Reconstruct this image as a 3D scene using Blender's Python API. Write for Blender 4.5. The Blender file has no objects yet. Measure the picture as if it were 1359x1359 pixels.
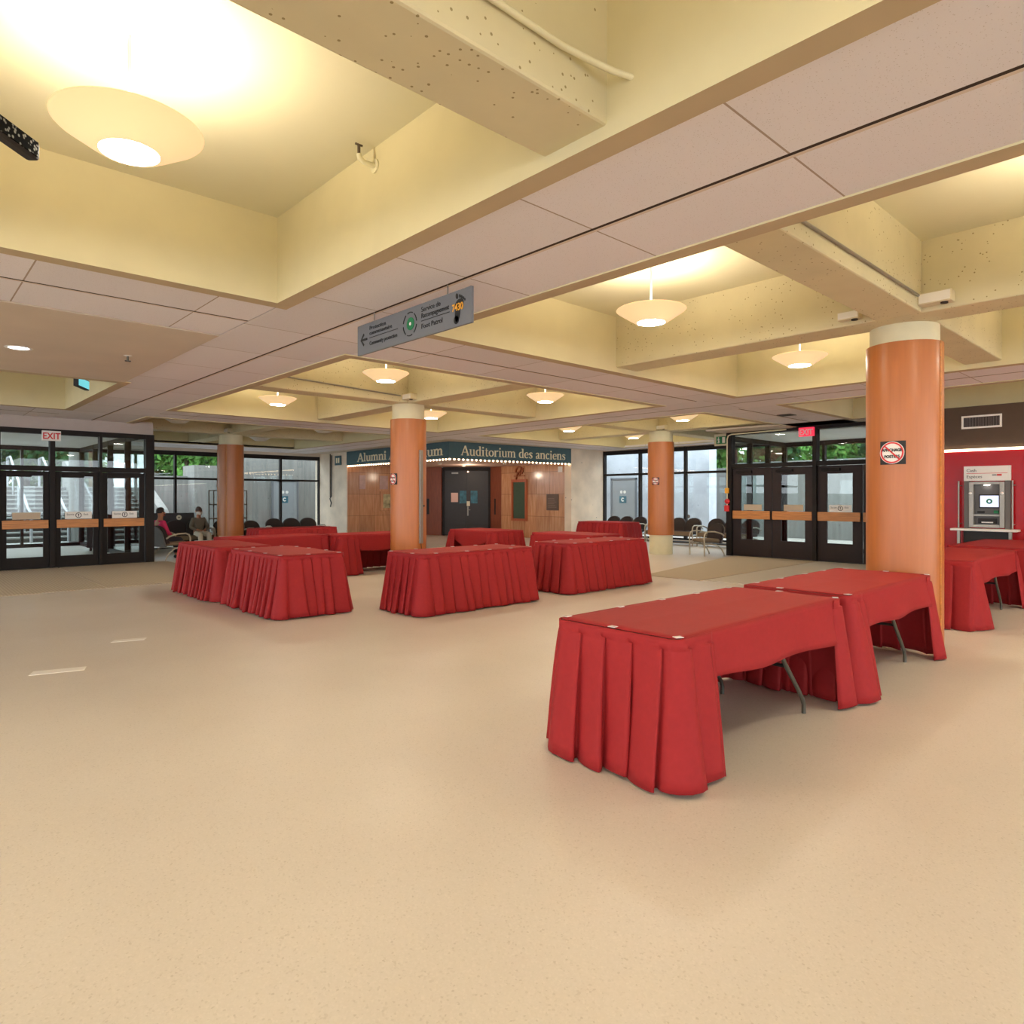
GLASS_TINT, DIFF = (.86, .9, .9), 80.
import bpy, bmesh, math, random
from mathutils import Vector, Matrix
R = math.radians
PI = math.pi
scene = bpy.context.scene
col = scene.collection

# ------------------------------------------------------------------ materials
def lin(c):
    return tuple(((v/255)/12.92 if v/255 <= .04045 else ((v/255+.055)/1.055)**2.4) for v in c)

def new_mat(name):
    m = bpy.data.materials.new(name)
    m.use_nodes = True
    nt = m.node_tree
    b = nt.nodes['Principled BSDF']
    return m, nt, b

def mat(name, rgb, rough=.6, metal=0., noise=0., nscale=8., bump=0., bscale=60., spec=.5, emit=None, estr=0., sheen=0.):
    """plain procedural material: base colour broken up by noise, optional bump"""
    m, nt, b = new_mat(name)
    c = lin(rgb)
    b.inputs['Roughness'].default_value = rough
    b.inputs['Metallic'].default_value = metal
    b.inputs['Specular IOR Level'].default_value = spec
    if sheen:
        b.inputs['Sheen Weight'].default_value = sheen
        b.inputs['Sheen Roughness'].default_value = .5
        b.inputs['Sheen Tint'].default_value = (*c, 1)
    tc = nt.nodes.new('ShaderNodeTexCoord')
    if noise > 0:
        n = nt.nodes.new('ShaderNodeTexNoise')
        n.inputs['Scale'].default_value = nscale
        n.inputs['Detail'].default_value = 4
        nt.links.new(tc.outputs['Object'], n.inputs['Vector'])
        r = nt.nodes.new('ShaderNodeValToRGB')
        r.color_ramp.elements[0].position = .3
        r.color_ramp.elements[1].position = .7
        r.color_ramp.elements[0].color = (*[v*(1-noise) for v in c], 1)
        r.color_ramp.elements[1].color = (*[min(1, v*(1+noise)) for v in c], 1)
        nt.links.new(n.outputs['Fac'], r.inputs['Fac'])
        nt.links.new(r.outputs['Color'], b.inputs['Base Color'])
    else:
        b.inputs['Base Color'].default_value = (*c, 1)
    if bump > 0:
        n2 = nt.nodes.new('ShaderNodeTexNoise')
        n2.inputs['Scale'].default_value = bscale
        nt.links.new(tc.outputs['Object'], n2.inputs['Vector'])
        bp = nt.nodes.new('ShaderNodeBump')
        bp.inputs['Strength'].default_value = bump
        bp.inputs['Distance'].default_value = .01
        nt.links.new(n2.outputs['Fac'], bp.inputs['Height'])
        nt.links.new(bp.outputs['Normal'], b.inputs['Normal'])
    if emit:
        b.inputs['Emission Color'].default_value = (*lin(emit), 1)
        b.inputs['Emission Strength'].default_value = estr
    return m

def math_node(nt, op, a=None, b=None):
    n = nt.nodes.new('ShaderNodeMath')
    n.operation = op
    for i, v in enumerate((a, b)):
        if v is None:
            continue
        if isinstance(v, (int, float)):
            n.inputs[i].default_value = v
        else:
            nt.links.new(v, n.inputs[i])
    return n.outputs[0]

def mix_rgb(nt, fac, a, b):
    n = nt.nodes.new('ShaderNodeMix')
    n.data_type = 'RGBA'
    for idx, v in ((0, fac), (6, a), (7, b)):
        if isinstance(v, (int, float)):
            n.inputs[idx].default_value = v
        elif isinstance(v, tuple):
            n.inputs[idx].default_value = (*v, 1) if len(v) == 3 else v
        else:
            nt.links.new(v, n.inputs[idx])
    return n.outputs[2]

def tex(nt, kind, vec, **kw):
    n = nt.nodes.new(kind)
    nt.links.new(vec, n.inputs['Vector'])
    for k, v in kw.items():
        n.inputs[k].default_value = v
    return n

def ramp(nt, fac, stops):
    r = nt.nodes.new('ShaderNodeValToRGB')
    el = r.color_ramp.elements
    while len(el) < len(stops):
        el.new(.5)
    for e, (p, c) in zip(el, stops):
        e.position = p
        e.color = (*c, 1)
    nt.links.new(fac, r.inputs['Fac'])
    return r.outputs['Color']

def mat_floor():
    m, nt, b = new_mat('terrazzo')
    tc = nt.nodes.new('ShaderNodeTexCoord').outputs['Object']
    big = tex(nt, 'ShaderNodeTexNoise', tc, Scale=.55, Detail=3)
    base = ramp(nt, big.outputs['Fac'], [(.3, lin(FLOOR_A)), (.7, lin(FLOOR_B))])
    fine = tex(nt, 'ShaderNodeTexVoronoi', tc, Scale=150.)
    spk = ramp(nt, fine.outputs['Color'], [(.0, (.72, .69, .65)), (.2, (.95, .95, .94)), (.75, (1, 1, 1)), (1., (1.06, 1.06, 1.06))])
    mul = nt.nodes.new('ShaderNodeMix')
    mul.data_type = 'RGBA'
    mul.blend_type = 'MULTIPLY'
    mul.inputs[0].default_value = .8
    nt.links.new(base, mul.inputs[6])
    nt.links.new(spk, mul.inputs[7])
    nt.links.new(mul.outputs[2], b.inputs['Base Color'])
    rn = tex(nt, 'ShaderNodeTexNoise', tc, Scale=1.3, Detail=4)
    rr = ramp(nt, rn.outputs['Fac'], [(.3, (.36, .36, .36)), (.7, (.46, .46, .46))])
    nt.links.new(rr, b.inputs['Roughness'])
    b.inputs['Specular IOR Level'].default_value = .45
    return m

def mat_tiles(along_y=True, phase=0.):
    """mineral fibre ceiling tiles in a metal grid; object space, centre line at 0"""
    m, nt, b = new_mat('ceiling_tiles')
    tcn = nt.nodes.new('ShaderNodeTexCoord')
    tc = tcn.outputs['Object']
    sep = nt.nodes.new('ShaderNodeSeparateXYZ')
    nt.links.new(tc, sep.inputs[0])
    a, c = (sep.outputs['X'], sep.outputs['Y']) if along_y else (sep.outputs['Y'], sep.outputs['X'])
    fis = tex(nt, 'ShaderNodeTexVoronoi', tc, Scale=75.)
    fcol = ramp(nt, fis.outputs['Distance'], [(0., lin((176, 164, 158))), (.22, lin(TILE)), (1., lin(TILE))])
    mod = math_node(nt, 'FRACT', math_node(nt, 'DIVIDE', math_node(nt, 'ADD', c, 122.-phase), 1.22))
    cr = math_node(nt, 'ABSOLUTE', math_node(nt, 'SUBTRACT', mod, .5))
    cross = math_node(nt, 'GREATER_THAN', cr, .4955)
    cen = math_node(nt, 'LESS_THAN', math_node(nt, 'ABSOLUTE', math_node(nt, 'ADD', a, .012)), .013)
    bar = math_node(nt, 'LESS_THAN', math_node(nt, 'ABSOLUTE', math_node(nt, 'SUBTRACT', a, .014)), .013)
    # each tile a touch different
    cell = math_node(nt, 'FLOOR', math_node(nt, 'DIVIDE', math_node(nt, 'ADD', c, 122.-phase), 1.22))
    side = math_node(nt, 'GREATER_THAN', a, 0.)
    wn = nt.nodes.new('ShaderNodeTexWhiteNoise')
    wn.noise_dimensions = '2D'
    cmb = nt.nodes.new('ShaderNodeCombineXYZ')
    nt.links.new(cell, cmb.inputs[0])
    nt.links.new(side, cmb.inputs[1])
    nt.links.new(cmb.outputs[0], wn.inputs['Vector'])
    tone = math_node(nt, 'ADD', math_node(nt, 'MULTIPLY', wn.outputs['Value'], .1), .93)
    hsv = nt.nodes.new('ShaderNodeHueSaturation')
    nt.links.new(fcol, hsv.inputs['Color'])
    nt.links.new(tone, hsv.inputs['Value'])
    k = mix_rgb(nt, cross, hsv.outputs['Color'], lin((168, 152, 142)))
    k = mix_rgb(nt, bar, k, lin((214, 200, 188)))
    k = mix_rgb(nt, cen, k, lin((62, 50, 44)))
    nt.links.new(k, b.inputs['Base Color'])
    b.inputs['Roughness'].default_value = .85
    b.inputs['Specular IOR Level'].default_value = .2
    return m

def mat_pitted(name, rgb, pit=(150, 134, 96), scale=22., amount=.14):
    """painted concrete with scattered air holes"""
    m, nt, b = new_mat(name)
    tc = nt.nodes.new('ShaderNodeTexCoord').outputs['Object']
    wob = tex(nt, 'ShaderNodeTexNoise', tc, Scale=3., Detail=5)
    base = ramp(nt, wob.outputs['Fac'], [(.3, tuple(v*.95 for v in lin(rgb))), (.7, tuple(v*1.04 for v in lin(rgb)))])
    vo = tex(nt, 'ShaderNodeTexVoronoi', tc, Scale=scale)
    vo.inputs['Randomness'].default_value = 1.
    keep = math_node(nt, 'GREATER_THAN', tex(nt, 'ShaderNodeTexNoise', tc, Scale=2.2, Detail=2).outputs['Fac'], .45)
    hole = math_node(nt, 'MULTIPLY', math_node(nt, 'LESS_THAN', vo.outputs['Distance'], amount), keep)
    k = mix_rgb(nt, hole, base, lin(pit))
    nt.links.new(k, b.inputs['Base Color'])
    b.inputs['Roughness'].default_value = .75
    b.inputs['Specular IOR Level'].default_value = .3
    bp = nt.nodes.new('ShaderNodeBump')
    bp.inputs['Strength'].default_value = .25
    bp.inputs['Distance'].default_value = .01
    nt.links.new(wob.outputs['Fac'], bp.inputs['Height'])
    nt.links.new(bp.outputs['Normal'], b.inputs['Normal'])
    return m

def mat_stone():
    """polished brown stone slabs, vertical figure"""
    m, nt, b = new_mat('polished_stone')
    tc = nt.nodes.new('ShaderNodeTexCoord').outputs['Object']
    mp = nt.nodes.new('ShaderNodeMapping')
    mp.inputs['Scale'].default_value = (6, 6, .8)
    nt.links.new(tc, mp.inputs['Vector'])
    n = tex(nt, 'ShaderNodeTexNoise', mp.outputs[0], Scale=2.2, Detail=6)
    base = ramp(nt, n.outputs['Fac'], [(.25, lin((176, 122, 86))), (.52, lin((196, 142, 102))), (.75, lin((210, 162, 122)))])
    sep = nt.nodes.new('ShaderNodeSeparateXYZ')
    nt.links.new(tc, sep.inputs[0])
    h = math_node(nt, 'ADD', sep.outputs['X'], sep.outputs['Y'])
    cx = math_node(nt, 'FLOOR', math_node(nt, 'DIVIDE', h, .62))
    cz = math_node(nt, 'FLOOR', math_node(nt, 'DIVIDE', sep.outputs['Z'], .78))
    wn = nt.nodes.new('ShaderNodeTexWhiteNoise')
    wn.noise_dimensions = '2D'
    cmb = nt.nodes.new('ShaderNodeCombineXYZ')
    nt.links.new(cx, cmb.inputs[0])
    nt.links.new(cz, cmb.inputs[1])
    nt.links.new(cmb.outputs[0], wn.inputs['Vector'])
    hsv = nt.nodes.new('ShaderNodeHueSaturation')
    nt.links.new(base, hsv.inputs['Color'])
    nt.links.new(math_node(nt, 'ADD', math_node(nt, 'MULTIPLY', wn.outputs['Value'], .2), .9), hsv.inputs['Value'])
    jx = math_node(nt, 'GREATER_THAN', math_node(nt, 'ABSOLUTE', math_node(nt, 'SUBTRACT', math_node(nt, 'FRACT', math_node(nt, 'DIVIDE', h, .62)), .5)), .492)
    jz = math_node(nt, 'GREATER_THAN', math_node(nt, 'ABSOLUTE', math_node(nt, 'SUBTRACT', math_node(nt, 'FRACT', math_node(nt, 'DIVIDE', sep.outputs['Z'], .78)), .5)), .493)
    k = mix_rgb(nt, math_node(nt, 'MAXIMUM', jx, jz), hsv.outputs['Color'], lin((132, 92, 66)))
    nt.links.new(k, b.inputs['Base Color'])
    b.inputs['Roughness'].default_value = .16
    return m

def mat_wood(name, rgb, rough=.35, sc=(14, 14, 1.2), contrast=.12):
    m, nt, b = new_mat(name)
    tc = nt.nodes.new('ShaderNodeTexCoord').outputs['Object']
    mp = nt.nodes.new('ShaderNodeMapping')
    mp.inputs['Scale'].default_value = sc
    nt.links.new(tc, mp.inputs['Vector'])
    n = tex(nt, 'ShaderNodeTexNoise', mp.outputs[0], Scale=3., Detail=6)
    c = lin(rgb)
    base = ramp(nt, n.outputs['Fac'], [(.3, tuple(v*(1-contrast) for v in c)), (.7, tuple(min(1, v*(1+contrast)) for v in c))])
    nt.links.new(base, b.inputs['Base Color'])
    b.inputs['Roughness'].default_value = rough
    return m

def mat_concrete(name, rgb, streak=True):
    m, nt, b = new_mat(name)
    tc = nt.nodes.new('ShaderNodeTexCoord').outputs['Object']
    mp = nt.nodes.new('ShaderNodeMapping')
    mp.inputs['Scale'].default_value = (5, 5, .5) if streak else (1, 1, 1)
    nt.links.new(tc, mp.inputs['Vector'])
    n = tex(nt, 'ShaderNodeTexNoise', mp.outputs[0], Scale=1.6, Detail=7)
    c = lin(rgb)
    base = ramp(nt, n.outputs['Fac'], [(.25, tuple(v*.8 for v in c)), (.75, tuple(min(1, v*1.15) for v in c))])
    vo = tex(nt, 'ShaderNodeTexVoronoi', tc, Scale=3.)
    k = mix_rgb(nt, math_node(nt, 'LESS_THAN', vo.outputs['Distance'], .06), base, tuple(v*.45 for v in c))
    nt.links.new(k, b.inputs['Base Color'])
    b.inputs['Roughness'].default_value = .85
    return m

def mat_glass():
    m, nt, b = new_mat('window_glass')
    nt.nodes.remove(b)
    out = nt.nodes['Material Output']
    tr = nt.nodes.new('ShaderNodeBsdfTransparent')
    tr.inputs['Color'].default_value = (*GLASS_TINT, 1)
    gl = nt.nodes.new('ShaderNodeBsdfGlossy')
    gl.inputs['Roughness'].default_value = .01
    fr = nt.nodes.new('ShaderNodeFresnel')
    geo = nt.nodes.new('ShaderNodeNewGeometry')
    ior = math_node(nt, 'ADD', math_node(nt, 'MULTIPLY', geo.outputs['Backfacing'], 1/1.45-1.45), 1.45)
    nt.links.new(ior, fr.inputs['IOR'])
    mx = nt.nodes.new('ShaderNodeMixShader')
    nt.links.new(fr.outputs[0], mx.inputs[0])
    nt.links.new(tr.outputs[0], mx.inputs[1])
    nt.links.new(gl.outputs[0], mx.inputs[2])
    nt.links.new(mx.outputs[0], out.inputs['Surface'])
    return m

def mat_stripes(name, rgb, rgb2, per=.05, axis='X', duty=.5, rough=.9):
    m, nt, b = new_mat(name)
    tc = nt.nodes.new('ShaderNodeTexCoord').outputs['Object']
    sep = nt.nodes.new('ShaderNodeSeparateXYZ')
    nt.links.new(tc, sep.inputs[0])
    f = math_node(nt, 'GREATER_THAN', math_node(nt, 'FRACT', math_node(nt, 'DIVIDE', sep.outputs[axis], per)), duty)
    n = tex(nt, 'ShaderNodeTexNoise', tc, Scale=90.)
    k = mix_rgb(nt, f, lin(rgb), lin(rgb2))
    k = mix_rgb(nt, math_node(nt, 'MULTIPLY', n.outputs['Fac'], .25), k, tuple(v*.6 for v in lin(rgb)))
    nt.links.new(k, b.inputs['Base Color'])
    b.inputs['Roughness'].default_value = rough
    return m

# ------------------------------------------------------------------ mesh builder
class MB:
    def __init__(self):
        self.v, self.f, self.fm, self.sm = [], [], [], []
    def add(self, vs, fs, mi=0, smooth=False):
        o = len(self.v)
        self.v += [tuple(p) for p in vs]
        for f in fs:
            self.f.append(tuple(i+o for i in f))
            self.fm.append(mi)
            self.sm.append(smooth)
        return self
    def box(self, x0, x1, y0, y1, z0, z1, mi=0, bev=0.):
        if bev > 0:
            b = min(bev, abs(x1-x0)*.45, abs(y1-y0)*.45, abs(z1-z0)*.45)
            bm = bmesh.new()
            bmesh.ops.create_cube(bm, size=1.)
            for v in bm.verts:
                v.co = Vector((x0+(v.co.x+.5)*(x1-x0), y0+(v.co.y+.5)*(y1-y0), z0+(v.co.z+.5)*(z1-z0)))
            bmesh.ops.bevel(bm, geom=bm.edges[:], offset=b, segments=2, affect='EDGES', profile=.5)
            bm.verts.index_update()
            self.add([v.co[:] for v in bm.verts], [[v.index for v in f.verts] for f in bm.faces], mi)
            bm.free()
            return self
        vs = [(x, y, z) for x in (x0, x1) for y in (y0, y1) for z in (z0, z1)]
        fs = [(0, 1, 3, 2), (4, 6, 7, 5), (0, 4, 5, 1), (2, 3, 7, 6), (0, 2, 6, 4), (1, 5, 7, 3)]
        return self.add(vs, fs, mi)
    def tube(self, pts, r, seg=10, mi=0, cap=True):
        pts = [Vector(p) for p in pts]
        rs = r if isinstance(r, (list, tuple)) else [r]*len(pts)
        rings, up = [], None
        for i, p in enumerate(pts):
            t = (pts[min(i+1, len(pts)-1)]-pts[max(i-1, 0)]).normalized()
            if up is None:
                up = Vector((0, 0, 1)) if abs(t.z) < .9 else Vector((1, 0, 0))
            n = (up-t*up.dot(t))
            if n.length < 1e-4:
                n = t.orthogonal()
            n.normalize()
            up = n
            bn = t.cross(n)
            rings.append([p+(n*math.cos(2*PI*k/seg)+bn*math.sin(2*PI*k/seg))*rs[i] for k in range(seg)])
        vs = [q for rg in rings for q in rg]
        fs = [(i*seg+k, i*seg+(k+1) % seg, (i+1)*seg+(k+1) % seg, (i+1)*seg+k) for i in range(len(pts)-1) for k in range(seg)]
        self.add(vs, fs, mi, True)
        if cap:
            self.add(rings[0], [tuple(range(seg-1, -1, -1))], mi)
            self.add(rings[-1], [tuple(range(seg))], mi)
        return self
    def lathe(self, prof, seg=32, cx=0., cy=0., mi=0, a0=0., a1=2*PI):
        full = abs(a1-a0-2*PI) < 1e-6
        n = seg if full else seg+1
        vs = [(cx+r*math.cos(a0+(a1-a0)*k/seg), cy+r*math.sin(a0+(a1-a0)*k/seg), z) for r, z in prof for k in range(n)]
        fs = []
        for i in range(len(prof)-1):
            for k in range(seg):
                k2 = (k+1) % n
                fs.append((i*n+k, i*n+k2, (i+1)*n+k2, (i+1)*n+k))
        return self.add(vs, fs, mi, True)
    def cyl(self, cx, cy, z0, z1, r, seg=32, mi=0):
        return self.lathe([(1e-4, z0), (r, z0)], seg, cx, cy, mi).lathe([(r, z0), (r, z1)], seg, cx, cy, mi).lathe([(r, z1), (1e-4, z1)], seg, cx, cy, mi)
    def prism(self, poly, y0, y1, mi=0):
        """outline in x,z extruded along y"""
        n = len(poly)
        vs = [(x, y0, z) for x, z in poly]+[(x, y1, z) for x, z in poly]
        fs = [tuple(range(n)), tuple(range(2*n-1, n-1, -1))]+[(i, i+n, (i+1) % n+n, (i+1) % n) for i in range(n)]
        return self.add(vs, fs, mi)
    def prismz(self, poly, z0, z1, mi=0):
        n = len(poly)
        vs = [(x, y, z0) for x, y in poly]+[(x, y, z1) for x, y in poly]
        fs = [tuple(range(n-1, -1, -1)), tuple(range(n, 2*n))]+[(i, (i+1) % n, (i+1) % n+n, i+n) for i in range(n)]
        return self.add(vs, fs, mi)
    def disc(self, cx, cz, r0, r1, y0, y1, mi=0, a0=0., a1=360., seg=32):
        """flat ring in the x,z plane extruded along y"""
        n = max(3, int(seg*(a1-a0)/360))
        for k in range(n):
            t0, t1 = R(a0+(a1-a0)*k/n), R(a0+(a1-a0)*(k+1)/n)
            q = [(cx+r*math.cos(t), cz+r*math.sin(t)) for r, t in ((r0, t0), (r1, t0), (r1, t1), (r0, t1))]
            self.prism(q, y0, y1, mi)
        return self
    def stroke(self, pts, w, y0, y1, mi=0):
        """broad pen stroke through x,z points, extruded along y"""
        ws = w if isinstance(w, (list, tuple)) else [w]*len(pts)
        L, Rr = [], []
        for i, p in enumerate(pts):
            a, b = pts[max(i-1, 0)], pts[min(i+1, len(pts)-1)]
            dx, dz = b[0]-a[0], b[1]-a[1]
            l = math.hypot(dx, dz) or 1
            nx, nz = -dz/l*ws[i]/2, dx/l*ws[i]/2
            L.append((p[0]+nx, p[1]+nz))
            Rr.append((p[0]-nx, p[1]-nz))
        for i in range(len(pts)-1):
            self.prism([L[i], L[i+1], Rr[i+1], Rr[i]], y0, y1, mi)
        return self
    def build(self, name, mats, parent=None, loc=None, rotz=None, solid=0., recalc=True):
        me = bpy.data.meshes.new(name)
        me.from_pydata(self.v, [], self.f)
        for m in (mats if isinstance(mats, (list, tuple)) else [mats]):
            me.materials.append(m)
        for p, mi, s in zip(me.polygons, self.fm, self.sm):
            p.material_index = mi
            p.use_smooth = s
        if recalc:
            bm = bmesh.new()
            bm.from_mesh(me)
            bmesh.ops.recalc_face_normals(bm, faces=bm.faces)
            bm.to_mesh(me)
            bm.free()
        me.update()
        o = bpy.data.objects.new(name, me)
        col.objects.link(o)
        if parent:
            o.parent = parent
        if loc:
            o.location = loc
        if rotz is not None:
            o.rotation_euler = (0, 0, rotz)
        if solid:
            md = o.modifiers.new('thickness', 'SOLIDIFY')
            md.thickness = solid
            md.offset = 0
        return o

def tag(o, label=None, cat=None, group=None, kind=None):
    if label: o['label'] = label
    if cat: o['category'] = cat
    if group: o['group'] = group
    if kind: o['kind'] = kind
    return o

def struct(o, label, cat='structure', group=None):
    return tag(o, label, cat, group, 'structure')

def thing(name, label, cat, loc=(0, 0, 0), rotz=0., group=None, kind=None):
    o = bpy.data.objects.new(name, None)
    o.empty_display_size = .2
    col.objects.link(o)
    o.location = loc
    o.rotation_euler = (0, 0, rotz)
    return tag(o, label, cat, group, kind)

def dup(root, loc, rotz=None, label=None, group=None):
    r = root.copy()
    col.objects.link(r)
    r.location = loc
    if rotz is not None:
        r.rotation_euler = (0, 0, rotz)
    if label: r['label'] = label
    if group: r['group'] = group
    for ch in [c for c in root.children]:
        c = ch.copy()
        col.objects.link(c)
        c.parent = r
        for g in [x for x in ch.children]:
            d = g.copy()
            col.objects.link(d)
            d.parent = c
    return r

def text_mesh(name, s, size, m, parent, loc, depth=.002, align='LEFT', sx=1., bold=0.):
    """writing in the local x,z plane facing -y"""
    cu = bpy.data.curves.new(name, 'FONT')
    cu.body = s
    cu.size = size
    cu.extrude = depth
    cu.offset = bold
    cu.align_x = align
    o = bpy.data.objects.new(name+'_tmp', cu)
    col.objects.link(o)
    dg = bpy.context.evaluated_depsgraph_get()
    me = bpy.data.meshes.new_from_object(o.evaluated_get(dg))
    bpy.data.objects.remove(o)
    bpy.data.curves.remove(cu)
    me.transform(Matrix.Diagonal((sx, 1, 1, 1)))
    me.transform(Matrix.Rotation(PI/2, 4, 'X'))
    me.materials.clear()
    me.materials.append(m)
    t = bpy.data.objects.new(name, me)
    col.objects.link(t)
    t.parent = parent
    t.location = loc
    return t

# ------------------------------------------------------------------ palette
FLOOR_A, FLOOR_B = (206, 196, 186), (215, 206, 197)
TILE = (228, 224, 229)
M = {}
M['floor'] = mat_floor()
M['tiles_y'] = mat_tiles(True)
M['coffer'] = mat('coffer_paint', (216, 206, 168), .8, noise=.03, nscale=3, bump=.1, bscale=20)
M['slab'] = mat('slab_paint', (212, 206, 176), .85, noise=.03, nscale=1.5)
M['beam'] = mat_pitted('beam_paint', (210, 200, 166))
M['trim'] = mat('trim_plaster', (186, 168, 138), .8, noise=.03, nscale=5)
M['drop'] = mat('drop_panel_paint', (206, 192, 176), .8, noise=.03, nscale=2)
M['cap'] = mat('column_cream', (222, 215, 184), .7, noise=.04, nscale=6, bump=.1)
M['wrap'] = mat_wood('column_veneer', (178, 106, 54), .33, (9, 9, .6), .06)
M['black'] = mat('black_metal', (34, 28, 26), .6, noise=.08, spec=.25)
M['darkdoor'] = mat('dark_door', (48, 37, 37), .6, spec=.3, noise=.08, nscale=12)
M['blackdoor'] = mat('black_door', (42, 38, 38), .5, noise=.06)
M['glass'] = mat_glass()
M['oak'] = mat_wood('oak_bar', (190, 124, 62), .4, (1.2, 14, 14), .2)
M['brownwood'] = mat_wood('brown_panel', (134, 68, 42), .4, (10, 10, 1), .15)
M['stone'] = mat_stone()
M['concrete'] = mat_concrete('board_concrete', (228, 211, 190), False)
M['concrete_out'] = mat_concrete('outdoor_concrete', (136, 135, 131))
M['steps'] = mat_concrete('step_concrete', (96, 95, 91), False)
M['tread_lit'] = mat_concrete('tread_lit_concrete', (160, 159, 154), False)  # same stair concrete, paler: sky light on the treads put into the colour
M['riser_shaded'] = mat_concrete('riser_shaded_concrete', (84, 82, 78), False)  # same stair concrete, darker: shade on the risers put into the colour
M['sticker_back'] = mat('sticker_back', (190, 170, 146), .6)
M['railgrey'] = mat('rail_grey', (170, 170, 174), .4)
M['header'] = mat('header_paint', (184, 172, 166), .8, noise=.03)
M['fascia'] = mat('fascia_teal', (66, 94, 102), .6, noise=.08)
M['letter'] = mat('letter_cream', (240, 228, 196), .5)
M['red'] = mat('red_cloth', (150, 36, 39), .65, noise=.05, nscale=30, bump=.12, bscale=500, spec=.2, sheen=.2)
M['carpet'] = mat_stripes('entrance_mat', (178, 164, 144), (192, 178, 158), .045, 'X', .5)
M['carpet_light'] = mat_stripes('pale_mat', (190, 184, 174), (200, 194, 186), .045, 'Y', .5)
M['white'] = mat('white_paint', (236, 232, 226), .5)
M['offwhite'] = mat('off_white_metal', (214, 204, 176), .5)
M['steel'] = mat('brushed_steel', (150, 146, 138), .4, .6, noise=.05, nscale=40)
M['legmetal'] = mat('leg_metal', (104, 104, 98), .35, .7, noise=.05)
M['rubber'] = mat('black_rubber', (30, 28, 28), .7)
M['ply'] = mat('table_board', (120, 96, 72), .6, noise=.06)
M['clip'] = mat('clear_clip', (226, 214, 216), .25)
M['upholstery'] = mat('dark_upholstery', (52, 42, 40), .85, noise=.12, nscale=60, bump=.1, bscale=300)
M['greyback'] = mat('chair_back_shell', (104, 100, 98), .55, noise=.05)
M['seat_taupe'] = mat('taupe_seat', (122, 104, 84), .85, noise=.1, nscale=60)
M['chairarm'] = mat('chair_arm', (186, 176, 158), .35, .3)
M['signgrey'] = mat('sign_grey', (112, 115, 121), .5)
M['ink'] = mat('black_ink', (32, 30, 30), .6)
M['green'] = mat('green_ink', (20, 124, 76), .5)
M['orange'] = mat('orange_ink', (236, 168, 50), .5)
M['redink'] = mat('red_ink', (206, 40, 44), .5)
M['skin'] = mat('skin', (170, 116, 88), .6)
M['redwall'] = mat('red_gloss_panel', (172, 12, 18), .22, noise=.03, spec=.16)
M['brownwall'] = mat('brown_paint', (84, 66, 54), .8, noise=.05)
M['greydoor'] = mat('grey_door', (146, 150, 154), .6, noise=.03)
M['leaf'] = mat('leaves', (92, 142, 60), .7, noise=.45, nscale=1.5)
M['leaf2'] = mat('pale_leaves', (124, 160, 78), .7, noise=.4, nscale=1.5)
M['leaf3'] = mat('deep_leaves', (66, 112, 66), .7, noise=.4, nscale=1.5)
M['bark'] = mat('bark', (92, 78, 66), .9, noise=.3, nscale=12)
M['pave'] = mat_concrete('paving', (176, 174, 170), False)
M['brick'] = mat('brick_red', (140, 76, 66), .85, noise=.15, nscale=20)
M['bowl'] = mat('lamp_bowl', (246, 222, 170), .4, emit=(255, 222, 172), estr=.42)
M['bowl_hot'] = mat('lamp_diffuser', (255, 240, 205), .4, emit=(255, 244, 226), estr=DIFF)
M['bowl_off'] = mat('lamp_bowl_unlit', (226, 224, 214), .4)
M['bulb'] = mat('marquee_bulb', (255, 226, 190), .3, emit=(255, 214, 168), estr=7.)
M['downlight'] = mat('downlight_lens', (255, 250, 245), .4, emit=(255, 246, 240), estr=5.)
M['exitred'] = mat('exit_red', (220, 40, 60), .5, emit=(240, 50, 80), estr=.8)
M['screen'] = mat('lit_screen', (180, 190, 220), .3, emit=(200, 210, 240), estr=.8)
M['cyan'] = mat('cyan_screen', (90, 190, 205), .3, emit=(100, 205, 220), estr=.7)
M['striplight'] = mat('strip_light', (255, 240, 210), .4, emit=(255, 236, 200), estr=3.)
P_UP, SKY, EXPO, LAMP = 36, 4.3, 0.42, (1, .9, .7)

# ------------------------------------------------------------------ the setting
ZS, ZB, ZC = 3.08, 3.13, 3.78            # tile soffit, beam underside, coffer ceiling

fl = MB().box(-24, 24, -24, 24, -.12, 0)
struct(fl.build('floor', M['floor']), 'pale beige speckled terrazzo floor of the hall', 'floor')
sl = MB().box(-15, 19.2, -15, 24.6, ZC, ZC+.14)
struct(sl.build('ceiling', M['slab']), 'cream painted slab at the top of the ceiling coffers', 'ceiling')

def tiles(cx, cy, hx, hy, along_y, phase, label):
    key = ('tiles', along_y, round(phase, 3))
    if key not in M:
        M[key] = mat_tiles(along_y, phase)
    o = MB().box(-hx, hx, -hy, hy, 0, .05).build('ceiling_tiles', M[key], None, (cx, cy, ZS))
    struct(o, label, 'ceiling')
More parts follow.
